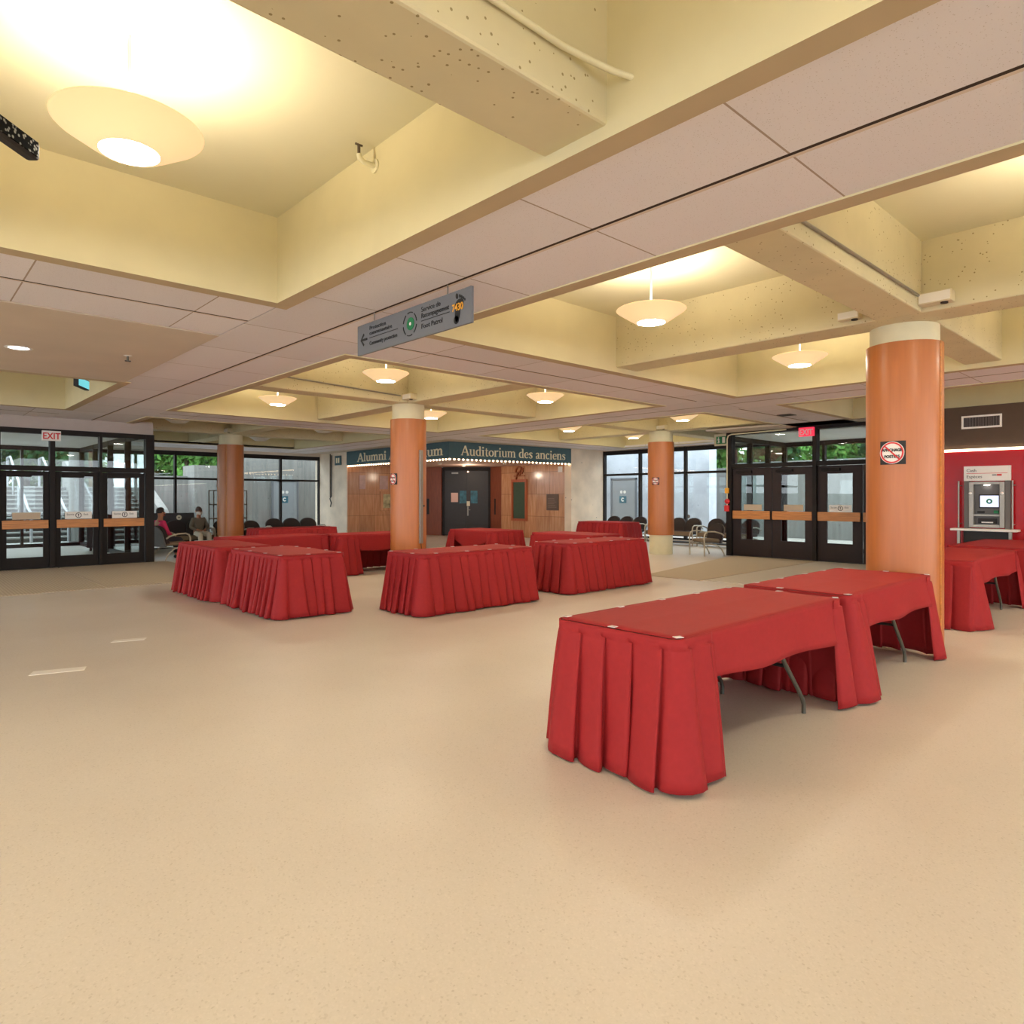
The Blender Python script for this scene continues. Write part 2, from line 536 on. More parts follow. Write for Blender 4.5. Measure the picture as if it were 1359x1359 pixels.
# long strips running away to the left, then the cross strips between them
tiles(3.15, 7.0, .71, 16.9, True, (1.43-7.0) % 1.22, 'pinkish tiled ceiling strip crossing the picture diagonally under the wayfinding sign')
tiles(10.77, 7.0, .71, 16.9, True, .3, 'tiled ceiling strip in front of the right entrance doors')
tiles(18.0, 5.0, .5, 9.9, True, .3, 'tiled ceiling strip along the right window wall')
for y0, lab in ((6.21, 'tiled ceiling strip between the right column and the middle columns'), (14.23, 'tiled ceiling strip before the marquee')):
    tiles(6.96, y0, 3.09, .71, False, 0., lab)
    tiles(14.58, y0, 3.09, .71, False, 0., lab+', right-hand stretch')
tiles(-1.9, 6.21, 4.33, .71, False, .2, 'tiled ceiling strip beside the painted drop panel')
tiles(-1.9, 15.6, 4.33, .85, False, .2, 'tiled ceiling strip over the left entrance doors')
tiles(6.96, 22.7, 3.03, 1.2, False, 0., 'tiled ceiling strip along the left window wall')
dp = MB().box(-6, 2.43, 6.93, 10.75, ZS-.01, ZS+.06).build('ceiling_panel', M['drop'])
struct(dp, 'smooth painted drop panel closing a coffer on the left', 'ceiling')
sp = MB().box(11.55, 19, 15.0, 24.4, ZS, ZS+.08).box(14.6, 17.6, 5.3, 7.0, ZS, ZS+.08).box(14.6, 17.6, 6.95, 8.75, ZS-.02, ZS+.02)
struct(sp.build('ceiling_soffit', M['drop']), 'plain soffit over the marquee and the right entrance', 'ceiling')

def ring(x0, x1, y0, y1, n, lab):
    t, zt = .14, ZC+.02
    mb = MB()
    mb.box(x0-t, x0, y0-t, y1+t, ZS-.012, zt).box(x1, x1+t, y0-t, y1+t, ZS-.012, zt)
    mb.box(x0, x1, y0-t, y0, ZS-.012, zt).box(x0, x1, y1, y1+t, ZS-.012, zt)
    # underside keeps the plaster trim colour
    for i in range(len(mb.f)):
        zs = [mb.v[k][2] for k in mb.f[i]]
        mb.fm[i] = 1 if max(zs) < ZS else 0
    o = mb.build('trim_%d' % n, [M['coffer'], M['trim']])
    struct(o, lab, 'coffer')
ring(-5.25, 2.37, -4.2, 5.42, 1, 'yellow coffer walls around the large lamp at upper left')
ring(3.93, 9.99, -1.1, 5.42, 2, 'yellow coffer walls around the right column')
ring(3.93, 9.99, 7.0, 13.45, 3, 'yellow coffer walls around the column with the silver rail')
ring(11.55, 17.6, 7.0, 13.45, 4, 'yellow coffer walls around the column with the bare cream foot')
ring(3.93, 9.99, 15.01, 21.5, 5, 'dim coffer walls around the leftmost column')
ring(-5.25, 2.37, 10.75, 14.6, 6, 'yellow coffer walls beyond the drop panel')
ring(11.55, 14.55, -1.1, 5.32, 7, 'unlit coffer walls above the cash machine')

def beams(xc, yc, x0, x1, y0, y1, lab):
    mb = MB()
    mb.box(xc-.22, xc+.22, y0, y1, ZB, ZC+.02, 0, .015)
    mb.box(x0, xc-.22, yc-.2, yc+.2, ZB, ZC+.02, 0, .015).box(xc+.22, x1, yc-.2, yc+.2, ZB, ZC+.02, 0, .015)
    struct(mb.build('ceiling_beam', M['beam']), lab, 'beam')
beams(-.52, 2.12, -5.25, 2.5, -4.2, 5.5, 'pitted concrete beam across the top of the picture')
beams(7.1, 2.12, 3.85, 10.05, -1.1, 5.5, 'crossing concrete beams over the right column')
beams(7.0, 10.2, 3.85, 10.05, 6.95, 13.5, 'crossing concrete beams over the column with the silver rail')
beams(14.6, 10.15, 11.5, 17.65, 6.95, 13.5, 'crossing concrete beams over the column with the bare foot')
beams(6.85, 18.4, 3.85, 10.05, 14.95, 21.55, 'crossing concrete beams over the leftmost column')

# walls around the hall
w = MB().box(12.0, 12.3, 21.9, 24.0, 0, ZS).box(11.99, 12.3, 21.6, 21.9, 2.62, ZS).box(11.99, 12.02, 21.56, 21.9, 0, 2.62)
struct(w.build('wall_left', M['concrete']), 'bare concrete wall left of the stone panel under the marquee', 'wall')
w = MB().box(16.76, 18.6, 15.1, 15.4, 0, ZS)
struct(w.build('wall_right', M['concrete']), 'bare concrete wall with tie holes right of the marquee', 'wall')
w = MB().box(12.02, 15.02, 21.58, 21.9, 0, 2.6)
struct(w.build('wall_stone_left', M['stone']), 'polished brown stone wall under the left marquee lettering', 'wall')
w = MB().box(16.76, 17.06, 15.4, 18.7, 0, 2.6)
struct(w.build('wall_stone_right', M['stone']), 'polished brown stone wall under the right marquee lettering', 'wall')
w = MB().box(14.2, 14.4, -9, 4.7, 2.32, ZS).box(14.2, 15.36, 4.7, 4.86, 0, ZS)
struct(w.build('wall_brown', M['brownwall']), 'dark brown wall above the red cash machine panel', 'wall')
w = MB().box(14.16, 14.4, -9, 4.69, 0, 2.27)
struct(w.build('wall_red', M['redwall']), 'glossy red wall panel behind the cash machine', 'wall')
w = MB().box(14.14, 14.2, -9, 4.69, 2.275, 2.315)
tag(w.build('strip_light', M['striplight']), 'thin warm strip light along the top of the red panel', 'light')
w = MB().box(-6, 4.33, 16.44, 16.56, 2.84, ZS+.04)
struct(w.build('wall_header', M['header']), 'plain header above the left entrance frame', 'wall')

w = MB().box(4.3, 12.0, 23.6, 23.8, 2.98, ZC)
struct(w.build('trim_window_head', M['drop']), 'plain head panel above the left window wall', 'trim')
w = MB().box(16.95, 17.2, 18.75, 22.2, 0, 2.66).box(15.0, 17.2, 22.0, 22.2, 0, 2.66)  # unseen backing, added to block the sky behind the door leaves
struct(w.build('sky_block_back', M['brownwall']), 'added dark backing behind the auditorium doors, blocking the sky', 'wall')
w = MB().box(18.44, 18.66, 1.0, 15.4, 3.05, ZC)
struct(w.build('trim_window_head_right', M['drop']), 'plain head panel above the right window wall', 'trim')
# base of the right windows
b = MB().box(18.3, 18.62, 8.7, 15.1, 0, .1)
struct(b.build('baseboard_right', M['concrete']), 'pale kerb below the right windows', 'baseboard')

# windows: frame with panes as parts
def glazing(name, loc, rotz, w, zs, xs, lab, bar=.07, dep=.14, skip=()):
    """black frame in local x,z; zs levels, xs mullion positions"""
    root = thing(name, lab, 'window', loc, rotz, kind='structure')
    fr = MB()
    for x in xs:
        fr.box(x-bar/2, x+bar/2, -dep/2, dep/2, zs[0], zs[-1], 0, .006)
    for i, z in enumerate(zs):
        hh = .14 if i == len(zs)-1 else (.1 if i == 0 else .07)
        zl = z if i == 0 else (z-hh if i == len(zs)-1 else z-hh/2)
        fr.box(xs[0], xs[-1], -dep/2+.01, dep/2-.01, zl, zl+hh)
    fr.build('window_frame', M['black'], root)
    for i in range(len(xs)-1):
        for j in range(len(zs)-1):
            if (i, j) in skip:
                continue
            MB().box(xs[i]+.02, xs[i+1]-.02, -.006, .006, zs[j]+.03, zs[j+1]-.03).build('pane', M['glass'], root)
    return root
glazing('window_1', (4.3, 23.7, 0), 0, 0, [.0, 2.07, 2.98], [0, .8, 2.6, 4.4, 6.18, 7.7], 'tall black framed window wall behind the leftmost column')
glazing('window_2', (18.5, 15.0, 0), R(-90), 0, [.05, 2.23, 3.06], [-.08, 1.45, 3.2, 4.9, 6.4], 'tall black framed window wall behind the column with the bare foot')

# entrance doors
def exit_sticker(parent, x, z, mirrored=False):
    if mirrored:
        return MB().box(x-.23, x+.23, -.034, -.03, z-.07, z+.07).build('blank_sticker', M['sticker_back'], parent)
    s = MB().box(x-.24, x+.24, -.034, -.03, z-.075, z+.075).build('exit_sticker', M['white'], parent)
    a = MB().disc(x, z, .042, .055, -.037, -.034)
    a.box(x-.006, x+.006, -.037, -.034, z-.03, z+.02).prism([(x-.02, z+.008), (x, z+.034), (x+.02, z+.008)], -.037, -.034)
    a.build('arrow', M['ink'], s)
    text_mesh('wording', 'Sortie', .055, M['ink'], s, (x-.21, -.036, z), .001)
    text_mesh('wording', 'Exit', .055, M['ink'], s, (x+.09, -.036, z), .001)
    return s

def door_leaf(parent, x0, x1, h, stile, rail_b, bar_z, sticker, mframe, bz=.09):
    t = .05
    d = MB()
    d.box(x0, x0+stile, -t/2, t/2, .02, h).box(x1-stile, x1, -t/2, t/2, .02, h)
    d.box(x0+stile, x1-stile, -t/2, t/2, .02, rail_b).box(x0+stile, x1-stile, -t/2, t/2, h-stile*.9, h)
    leaf = d.build('door_leaf', mframe, parent)
    MB().box(x0+stile-.01, x1-stile+.01, -.005, .005, rail_b-.01, h-stile*.9+.01).build('door_glass', M['glass'], leaf)
    MB().box(x0+.02, x1-.02, -.1, -.065, bar_z-bz, bar_z+bz, 0, .008).build('push_bar', M['oak'], leaf)
    br = MB()
    for xx in (x0+.12, x1-.12):
        br.box(xx-.02, xx+.02, -.068, -t/2, bar_z-.03, bar_z+.03)
    br.build('bar_bracket', M['black'], leaf)
    cl = MB().box(x0+.1, x0+.5, -.09, -t/2, h-.12, h-.05, 0, .008)
    cl.build('door_closer', M['black'], leaf)
    if sticker:
        exit_sticker(leaf, (x0+x1)/2+.02, bar_z+bz+.085, sticker == 2)
    return leaf

# left entrance: leaves between posts, transom lights above
LX = [(.62, 1.46), (1.6, 2.38), (2.5, 3.28), (3.34, 4.12)]
def entrance(name, loc, rotz, leaves, posts, x0, x1, hd, top, lab, mframe, stile, rail_b, bar_z, stickers, bz):
    root = thing(name, lab, 'doors', loc, rotz, kind='structure')
    fr = MB()
    for p, wd in posts:
        fr.box(p-wd/2, p+wd/2, -.1, .1, 0, top, 0, .006)
    fr.box(x0, x1, -.08, .08, hd, hd+.1)
    fr.box(x0, x1, -.09, .09, top-.1, top)
    fr.box(x0, x1, -.1, .1, 0, .015)
    fr.build('door_frame', M['black'], root)
    ps = [p for p, _ in posts]
    for a, b2 in zip(ps[:-1], ps[1:]):
        MB().box(a+.03, b2-.03, -.006, .006, hd+.1, top-.1).build('transom_pane', M['glass'], root)
    for (a, b2), s in zip(leaves, stickers):
        door_leaf(root, a, b2, hd-.01, stile, rail_b, bar_z, s, mframe, bz)
    return root
entrance('door_1', (0, 16.5, 0), 0, [(-.1, .72), (.74, 1.58), (1.6, 2.4), (2.5, 3.28), (3.34, 4.16)],
         [(-1.2, .1), (-.15, .1), (1.59, .02), (2.45, .09), (3.31, .05), (4.26, .17)], -6, 4.3, 1.99, 2.84,
         'black framed glass entrance doors with oak push bars at the left', M['black'], .1, .24, .905, [1, 1, 2, 1, 1], .085)
entrance('door_2', (15.45, 8.62, 0), R(-90), [(.14, 1.14), (1.16, 2.13), (2.22, 3.17), (3.19, 4.1)],
         [(.06, .14), (2.17, .09), (3.5, .1)], 0, 4.2, 2.17, ZS+.02,
         'dark entrance doors with glass lights and oak push bars at the right', M['darkdoor'], .2, .42, 1.02, [2, 2, 1, 1], .1)

# vestibules behind the doors
glazing('window_3', (4.27, 16.6, 0), R(90), 0, [.0, 2.05, 2.95], [0, 1.75, 3.5, 5.25, 7.1], 'glass side wall of the left entrance lobby')
glazing('window_4', (-6, 23.7, 0), 0, 0, [.0, 2.1, 2.95], [0, 1.9, 3.8, 5.6, 7.2, 8.8, 10.25], 'outer glass wall of the left entrance lobby')
v = MB().box(-6, 4.25, 16.56, 23.7, 2.93, 3.0).build('ceiling_lobby', M['white'])
struct(v, 'white ceiling of the left entrance lobby', 'ceiling')
glazing('window_5', (15.5, 8.6, 0), 0, 0, [.0, 2.2, 3.0], [0, 1.0, 2.0, 3.0], 'glass side wall of the right entrance lobby')
glazing('window_6', (18.5, 8.6, 0), R(-90), 0, [.0, 2.2, 3.0], [0, 1.1, 2.2, 3.4, 5.0, 7.], 'outer glass wall of the right entrance lobby')
v = MB().box(15.55, 18.5, 1.0, 8.6, 2.98, 3.04).build('ceiling_lobby', M['white'])
struct(v, 'white ceiling of the right entrance lobby', 'ceiling')

# entrance mats
def mat_thing(pts, m, lab, nm='entrance_mat'):
    o = MB().prismz(pts, 0, .012).build(nm, m)
    tag(o, lab, 'mat')
mat_thing([(-4, 12.22), (2.53, 12.22), (2.53, 16.38), (-4, 16.38)], M['carpet'], 'ribbed brown entrance mat before the left doors, nearer the picture edge')
mat_thing([(2.56, 12.22), (4.6, 12.22), (4.6, 16.38), (2.56, 16.38)], M['carpet'], 'ribbed brown entrance mat reaching the armchair beside the left doors')
mat_thing([(10.3, 6.28), (15.3, 6.36), (15.3, 8.4), (10.25, 7.42)], M['carpet'], 'brown entrance mat before the right doors, farther from the near tables')
mat_thing([(10.4, 3.2), (14.1, 3.2), (14.1, 4.9), (15.3, 4.9), (15.3, 6.33), (10.4, 6.25)], M['carpet_light'], 'paler entrance mat before the right doors, nearer the near tables')

# columns
def column(x, y, r, z0, lab, bare=.9, seams=(), top=2.86):
    root = thing('column', lab, 'column', (x, y, 0), 0, kind='structure')
    MB().cyl(0, 0, 0, ZB, r*bare, 48).build('column_shaft', M['cap'], root)
    wr = MB()
    wr.lathe([(r, z0), (r, top)], 64)
    wr.lathe([(r*bare, z0), (r, z0)], 64).lathe([(r, top), (r*bare, top)], 64)
    wr.build('veneer_wrap', M['wrap'], root)
    sm = MB()
    for a in seams:
        sm.box(-.012, .012, -r-.006, -r+.01, z0, top)
    for a in seams:
        s = MB().box(-.012, .012, -r-.005, -r+.01, z0, top).build('joint_strip', M['oak'], root)
        s.rotation_euler = (0, 0, R(a))
    return root
CAM_A = 47.07                       # the camera looks this far round from +x
C_R = column(7.42, 2.23, .338, .03, 'large orange wood-wrapped column at the right behind the near tables', seams=(CAM_A-90+33,), top=2.95)
C_2 = column(6.97, 10.28, .325, .42, 'orange wood-wrapped column with a silver rail in the middle', seams=())
C_3 = column(14.56, 10.02, .33, .49, 'orange column with bare cream foot near the right windows')
C_4 = column(6.77, 18.45, .33, .42, 'leftmost orange column beside the seated people', seams=(CAM_A-90+5, CAM_A-90-60))

def box_on(x, y, z, rot, lab, w=.26, h=.1, d=.13):
    t = thing('junction_box', lab, 'box', (x, y, z), rot, group=None)
    MB().box(-w/2, w/2, -d, 0, 0, h, 0, .006).build('box_body', M['offwhite'], t)
    MB().box(-w/2+.01, w/2-.01, -d-.004, -d, .01, h-.01).build('cover_plate', M['white'], t)
    MB().cyl(w*.25, -d*.6, -.012, 0, .03, 14).build('knockout', M['ink'], t)
    return t
box_on(6.88, 1.79, 3.17, R(-90), 'white junction box on the beam at the top of the right column')
box_on(6.78, 9.87, 3.17, R(-90), 'white junction box on the beam above the column with the silver rail')
box_on(14.38, 9.82, 3.17, R(-90), 'white junction box on the beam above the column with the bare foot')
box_on(6.63, 18.07, 3.17, R(-90), 'small box on the beam above the leftmost column')
box_on(6.88, 2.53, 3.17, R(-90), 'small white junction box on the beam left of the right column', .2, .08, .1)

# surface conduits on the beams
def pipe(name, pts, r, m, lab, cat='pipe'):
    tag(MB().tube(pts, r, 8).build(name, m), lab, cat)
pipe('conduit', [(-.2, 1.9, 3.33), (2.05, 1.9, 3.33), (2.2, 1.87, 3.32), (2.3, 1.83, 3.3), (2.38, 1.78, 3.28)], .014, M['cap'], 'painted cable conduit along the near beam at the top')
pipe('conduit', [(3.95, 1.905, 3.25), (6.72, 1.905, 3.25)], .012, M['steel'], 'thin grey conduit running down the beam to the right column')
pipe('conduit', [(3.95, 9.98, 3.34), (6.6, 9.98, 3.24)], .012, M['steel'], 'thin conduit along the beam to the column with the silver rail')

# silver rail and bands on the middle column
t = thing('silver_rail', 'vertical brushed silver rail with cable on the middle column', 'rail', (6.97, 10.28, 0), R(CAM_A-90+50))
MB().box(-.04, .04, -.36, -.325, .62, 2.3, 0, .006).build('rail_bar', M['steel'], t)
MB().tube([(0, -.34, .64), (.02, -.335, .5), (-.01, -.335, .3)], .006, 6).build('cable', M['ink'], t)
MB().box(.05, .08, -.35, -.32, 1.28, 1.31).build('switch', M['ink'], t)

def no_posters(x, y, r, ang, z, lab, s=.30):
    t = thing('no_poster_sign', lab, 'sign', (x, y, z), R(CAM_A-90+ang))
    h = s/2
    n = 8
    mb = MB()
    def arc(x):   # follow the round column
        return -math.sqrt(max(0, (r+.004)**2-x*x))
    xs = [-h+2*h*i/n for i in range(n+1)]
    for a, b2 in zip(xs[:-1], xs[1:]):
        mb.add([(a, arc(a), -h), (b2, arc(b2), -h), (b2, arc(b2), h), (a, arc(a), h)], [(0, 1, 2, 3)])
    mb.build('sign_plate', M['ink'], t, solid=.003)
    yy = -r-.012
    MB().disc(0, 0, 0.001, h*.95, yy, yy+.004).build('white_disc', M['white'], t)
    rg = MB().disc(0, 0, h*.78, h*.9, yy-.004, yy)
    text_mesh('wording', 'AFFICHAGE', s*.17, M['ink'], t, (0, yy-.003, .012), .001, 'CENTER', .9, .0015)
    text_mesh('wording', 'POSTERS', s*.17, M['ink'], t, (0, yy-.003, -.05), .001, 'CENTER', .9, .0015)
    rg.stroke([(-h*.6, h*.6), (h*.6, -h*.6)], h*.11, yy-.006, yy-.002)
    rg.build('red_ring', M['redink'], t)
no_posters(7.42, 2.23, .338, -47, 1.88, 'round no posters sign on the large right column', .225)
no_posters(6.97, 10.28, .325, -46, 1.78, 'round no posters sign on the left flank of the middle column', .2)
no_posters(14.56, 10.02, .33, -36, 1.86, 'round no posters sign on the column with the bare foot', .19)
no_posters(6.77, 18.45, .33, -86, 1.8, 'no posters sign edge-on at the left of the leftmost column', .2)

# ------------------------------------------------------------------ pendant lamps
def make_pendant(name, label, lit=True):
    t = thing(name, label, 'lamp', group='bowl pendants in the ceiling coffers')
    prof = [(.135, .0), (.155, .003), (.21, .037), (.275, .08), (.33, .116), (.34, .126), (.333, .131), (.32, .123), (.27, .092), (.18, .046), (.13, .022)]
    MB().lathe(prof, 48).build('bowl', M['bowl'] if lit else M['bowl_off'], t)
    MB().lathe([(.001, .036), (.055, .034), (.085, .018), (.108, .002), (.135, .0)], 40).build('diffuser', M['bowl_hot'] if lit else M['bowl_off'], t)
    MB().tube([(0, 0, .04), (0, 0, ZC-3.17)], .011, 10).build('stem', M['white'], t)
    MB().lathe([(.001, ZC-3.195), (.075, ZC-3.195), (.085, ZC-3.17)], 24).build('ceiling_rose', M['white'], t)
    return t
ZL = 3.17
lit_spots = [(.88, 3.75, 'large bowl pendant lamp at the upper left, nearest the camera'),
             (5.5, 3.9, 'lit bowl pendant just right of the wayfinding sign above the near tables'),
             (8.72, 3.85, 'lit bowl pendant directly left of the right column'),
             (5.4, 8.55, 'lit bowl pendant below the wayfinding sign'),
             (8.68, 8.45, 'lit bowl pendant right of the middle column, clear of it'),
             (5.3, 12.1, 'lit bowl pendant left of the middle column'),
             (8.66, 11.9, 'lit bowl pendant half hidden behind the middle column'),
             (12.95, 11.75, 'lit bowl pendant above the right marquee lettering'),
             (13.05, 8.4, 'lit bowl pendant left of the right entrance, above the column with the bare foot'),
             (15.9, 11.9, 'lit bowl pendant half hidden behind the column with the bare foot')]
pend = None
for i, (x, y, lab) in enumerate(lit_spots):
    if pend is None:
        pend = make_pendant('pendant_lamp', lab)
        pend.location = (x, y, ZL)
    else:
        dup(pend, (x, y, ZL), label=lab)
off = None
for x, y, lab in [(4.9, 16.6, 'unlit white bowl pendant near the left entrance frame'), (8.5, 16.5, 'unlit white bowl pendant right of the leftmost column'),
                  (8.3, 20.2, 'unlit white bowl pendant behind the leftmost column')]:
    if off is None:
        off = make_pendant('pendant_lamp', lab, False)
        off.location = (x, y, ZL)
    else:
        dup(off, (x, y, ZL), label=lab)

# ------------------------------------------------------------------ skirted tables
def path_points(corners, k, ret, rad=.05, step=.016):
    """walk the table edge from the open side all the way round; returns (point, outward normal, arc length)"""
    c = [Vector((*p, 0)) for p in corners]
    if k is None:
        pts = [(c[2]+c[3])/2, c[3], c[0], c[1], c[2], (c[2]+c[3])/2]
    else:
        d = (c[(k+1) % 4]-c[k]).normalized()
        ra, rb = ret if isinstance(ret, tuple) else (ret, ret)
        pts = [c[(k+1) % 4]-d*ra, c[(k+1) % 4], c[(k+2) % 4], c[(k+3) % 4], c[k], c[k]+d*rb]
    out = []
    def seg(a, b):
        n = max(1, int((b-a).length/step))
        d = (b-a).normalized()
        nm = Vector((d.y, -d.x, 0))
        for i in range(n):
            out.append((a+(b-a)*i/n, nm))
    for i in range(len(pts)-1):
        a, b = pts[i].copy(), pts[i+1].copy()
        d = (b-a).normalized()
        if i > 0: a += d*rad
        if i < len(pts)-2: b -= d*rad
        seg(a, b)
        if i < len(pts)-2:
            d2 = (pts[i+2]-pts[i+1]).normalized()
            ce = b+Vector((-d.y, d.x, 0))*rad
            n0 = Vector((d.y, -d.x, 0))
            n1 = Vector((d2.y, -d2.x, 0))
            for j in range(6):
                n = (n0.lerp(n1, j/6)).normalized()
                out.append((ce+n*rad, n))
        else:
            out.append((b, Vector((d.y, -d.x, 0))))
    res, s = [], 0.
    for i, (p, n) in enumerate(out):
        if i: s += (p-out[i-1][0]).length
        res.append((p, n, s))
    return res

def skirt_mesh(pp, rnd, flare=.06, amp=.06, top=.748, band=.055, width=(.11, .19)):
    """box of overlapping knife pleats sewn to a band: panels rise, then tuck back under"""
    total = pp[-1][2]
    brk, s = [0.], 0.
    while s < total:
        s += rnd.uniform(*width)
        brk.append(s)
    amps = [rnd.uniform(.6, 1.35) for _ in brk]
    ovl = [rnd.uniform(.12, .3) for _ in brk]
    rows = [0, band*.5, band-.003, band, band+.012, .1, .15, .21, .28, .36, .44, .52, .6, .67, top-.012]
    hem = [rnd.uniform(-.006, .014) for _ in brk]
    k = .72
    vs, nper = [], len(rows)
    for p, n, s in pp:
        i = max(j for j in range(len(brk)) if brk[j] <= s+1e-9)
        i = min(i, len(brk)-2)
        w0 = brk[i+1]-brk[i]
        q = (s-brk[i])/w0
        tang = Vector((-n.y, n.x, 0))
        for d in rows:
            t = max(0., (d-band)/(top-band))
            ov = ovl[i]*(.35+.65*t)*(1 if d > band-.004 else 0)
            if q < k:
                u = q/k
                al, f = u*(1+ov), u**.75+.25*math.sin(PI*u)*t
            else:
                v = (q-k)/(1-k)
                al, f = (1+ov)-ov*v, 1-v
            if d < band-.002:
                al, f, o = q, 0, .014
            else:
                o = .008+flare*t**1.1+(.012+amp*amps[i]*t**.75)*f+.012*t*math.sin(s*5.3+i)
            z = top-d
            if d == rows[-1]:
                z += hem[i]*f
            w = p+n*o+tang*((al-q)*w0+.012*t*math.sin(i*1.7+2.2*t))
            vs.append((w.x, w.y, z))
    fs = [(a*nper+r, (a+1)*nper+r, (a+1)*nper+r+1, a*nper+r+1) for a in range(len(pp)-1) for r in range(nper-1)]
    return vs, fs

def table(x0, x1, y0, y1, open_side, where, seed, drop=(.25, .25), clips=False, ret=(.2), legs=True, width=(.11, .19), flare=.075):
    L, W, H = x1-x0, y1-y0, .75
    rnd = random.Random(seed)
    t = thing('folding_table', 'folding table under the red cloth '+where, 'table', (x0, y0, 0), 0, 'folding tables under red cloths')
    MB().box(0, L, 0, W, H-.035, H-.006, 0, .012).build('tabletop', M['ply'], t)
    if legs:
        along_x = L > W
        LL, WW = (L, W) if along_x else (W, L)
        def P(a, b, z): return (a, b, z) if along_x else (b, a, z)
        for e in (0, 1):
            def A(i): return i if e == 0 else LL-i
            for b in (.1, WW-.1):
                if e == 0:
                    MB().tube([P(.3, b, H-.04), P(.31, b, .4), P(.34, b, 0.)], .0145, 10).build('leg', M['legmetal'], t)
                    continue
                MB().tube([P(A(.7), b, H-.04), P(A(.68), b, .5), P(A(.66), b, .43), P(A(.6), b, .36), P(A(.42), b, .17), P(A(.36), b, .1), P(A(.34), b, .06), P(A(.34), b, 0.)], .0145, 10).build('leg', M['legmetal'], t)
            if e == 0:
                MB().tube([P(.31, .1, .4), P(.31, WW-.1, .4)], .012, 8).build('cross_bar', M['black'], t)
                continue
            MB().tube([P(A(.6), .1, .36), P(A(.6), WW-.1, .36)], .012, 8).build('cross_bar', M['black'], t)
            MB().tube([P(A(.66), WW/2, .38), P(A(1.0) if LL > 1.7 else A(.8), WW/2, H-.06)], .01, 8).build('brace', M['black'], t)
    c = [(0, 0), (L, 0), (L, W), (0, W)]
    mb = MB()
    # top sheet with its fold crease
    n1, n2 = 24, 16
    vs = []
    for i in range(n1+1):
        for j in range(n2+1):
            x, y = L*i/n1, W*j/n2
            z = H+.0015*math.sin(x*7+seed)*math.sin(y*9)
            if j == n2//2: z += .0035
            if i == n1//2: z += .003
            # softened corners
            cxn, cyn = min(x, L-x), min(y, W-y)
            vs.append((x, y, z))
    fs = [(i*(n2+1)+j, (i+1)*(n2+1)+j, (i+1)*(n2+1)+j+1, i*(n2+1)+j+1) for i in range(n1) for j in range(n2)]
    rd = .05
    def soft(p):
        x, y, z = p
        dx = rd-x if x < rd else (x-(L-rd) if x > L-rd else 0)
        dy = rd-y if y < rd else (y-(W-rd) if y > W-rd else 0)
        if dx > 0 and dy > 0:
            l = math.hypot(dx, dy)
            if l > rd:
                k = rd/l
                x = (rd-dx*k) if x < rd else (L-rd+dx*k)
                y = (rd-dy*k) if y < rd else (W-rd+dy*k)
        return (x, y, z)
    mb.add([soft(p) for p in vs], fs, 0, True)
    k = {'S': 0, 'E': 1, 'N': 2, 'W': 3, None: None}[open_side]
    if k is not None:
        a, b = Vector((*c[k], 0)), Vector((*c[(k+1) % 4], 0))
        d = (b-a).normalized()
        nm = Vector((d.y, -d.x, 0))
        n = 60
        vs = []
        for i in range(n+1):
            u = i/n
            p = a+(b-a)*(.02+.96*u)
            dr = drop[0]+(drop[1]-drop[0])*u+(drop[2] if len(drop) > 2 else 0)*math.sin(PI*u)+.008*math.sin(u*11+seed)
            for r in range(9):
                f = r/8
                z = H-dr*f+.001
                o = .003+.004*min(1, f*6)+.014*f*math.sin(u*13+seed)*f+.02*f*f
                q = p+nm*o
                vs.append((q.x, q.y, z))
        fs = [(i*9+r, (i+1)*9+r, (i+1)*9+r+1, i*9+r+1) for i in range(n) for r in range(8)]
        mb.add(vs, fs, 0, True)
    cloth = mb.build('tablecloth', M['red'], None, (x0, y0, 0), solid=.004)
    tag(cloth, 'red tablecloth and pleated skirt '+where, 'tablecloth', 'red cloths and skirts on the tables')
    pp = path_points(c, k, ret)
    vs, fs = skirt_mesh(pp, rnd, width=width, flare=flare)
    sk = MB().add(vs, fs, 0, True).build('pleated_skirt', M['red'], cloth, solid=.004)
    if clips:
        s, nxt = 0., .1
        for p, nrm, s in pp:
            if s > nxt and s < pp[-1][2]-.03:
                nxt = s+rnd.uniform(.34, .5)
                q = p-nrm*.012
                ang = math.atan2(nrm.y, nrm.x)
                cb = MB().box(-.018, .02, -.022, .022, 0, .004, 0, .0015).build('clip', M['clip'], cloth, (q.x, q.y, H+.003), ang)
    return t, cloth

table(2.84, 4.84, 1.86, 2.66, 'S', 'nearest the camera', 3, (.24, .3), True, (.14, .3), True, (.14, .2), .035)
table(5.0, 6.88, 1.86, 2.66, 'S', 'directly before the right column', 8, (.27, .27), True, (.13, .22), True, (.14, .22), .06)
table(8.62, 10.85, 1.93, 2.73, 'S', 'just past the right column', 12, (.25, .27), False, (.12, .25), True, (.14, .22))
table(11.3, 13.5, 1.9, 2.82, None, 'before the cash machine', 15, legs=False)
table(3.42, 4.24, 7.7, 9.3, None, 'on the left, closest to the camera there', 21, clips=True, legs=False)
table(3.33, 4.1, 9.6, 11.25, None, 'at the far left beside the ribbed mat', 25, legs=False)
table(4.2, 6.0, 11.5, 12.25, 'S', 'with open front behind the two left tables', 28, (.3, .3), False, .14, False)
table(5.95, 7.8, 14.5, 15.25, None, 'farthest back on the left before dark seats', 31, legs=False)
table(6.08, 7.9, 11.18, 11.93, 'S', 'with open front, left of the silver rail column', 35, (.3, .33), False, .34, False)
table(4.76, 6.66, 6.74, 7.5, None, 'before the silver rail column', 38, clips=True, legs=False)
table(7.46, 9.38, 6.78, 7.5, None, 'skirted all round, right of the picture centre', 44, clips=True, legs=False)
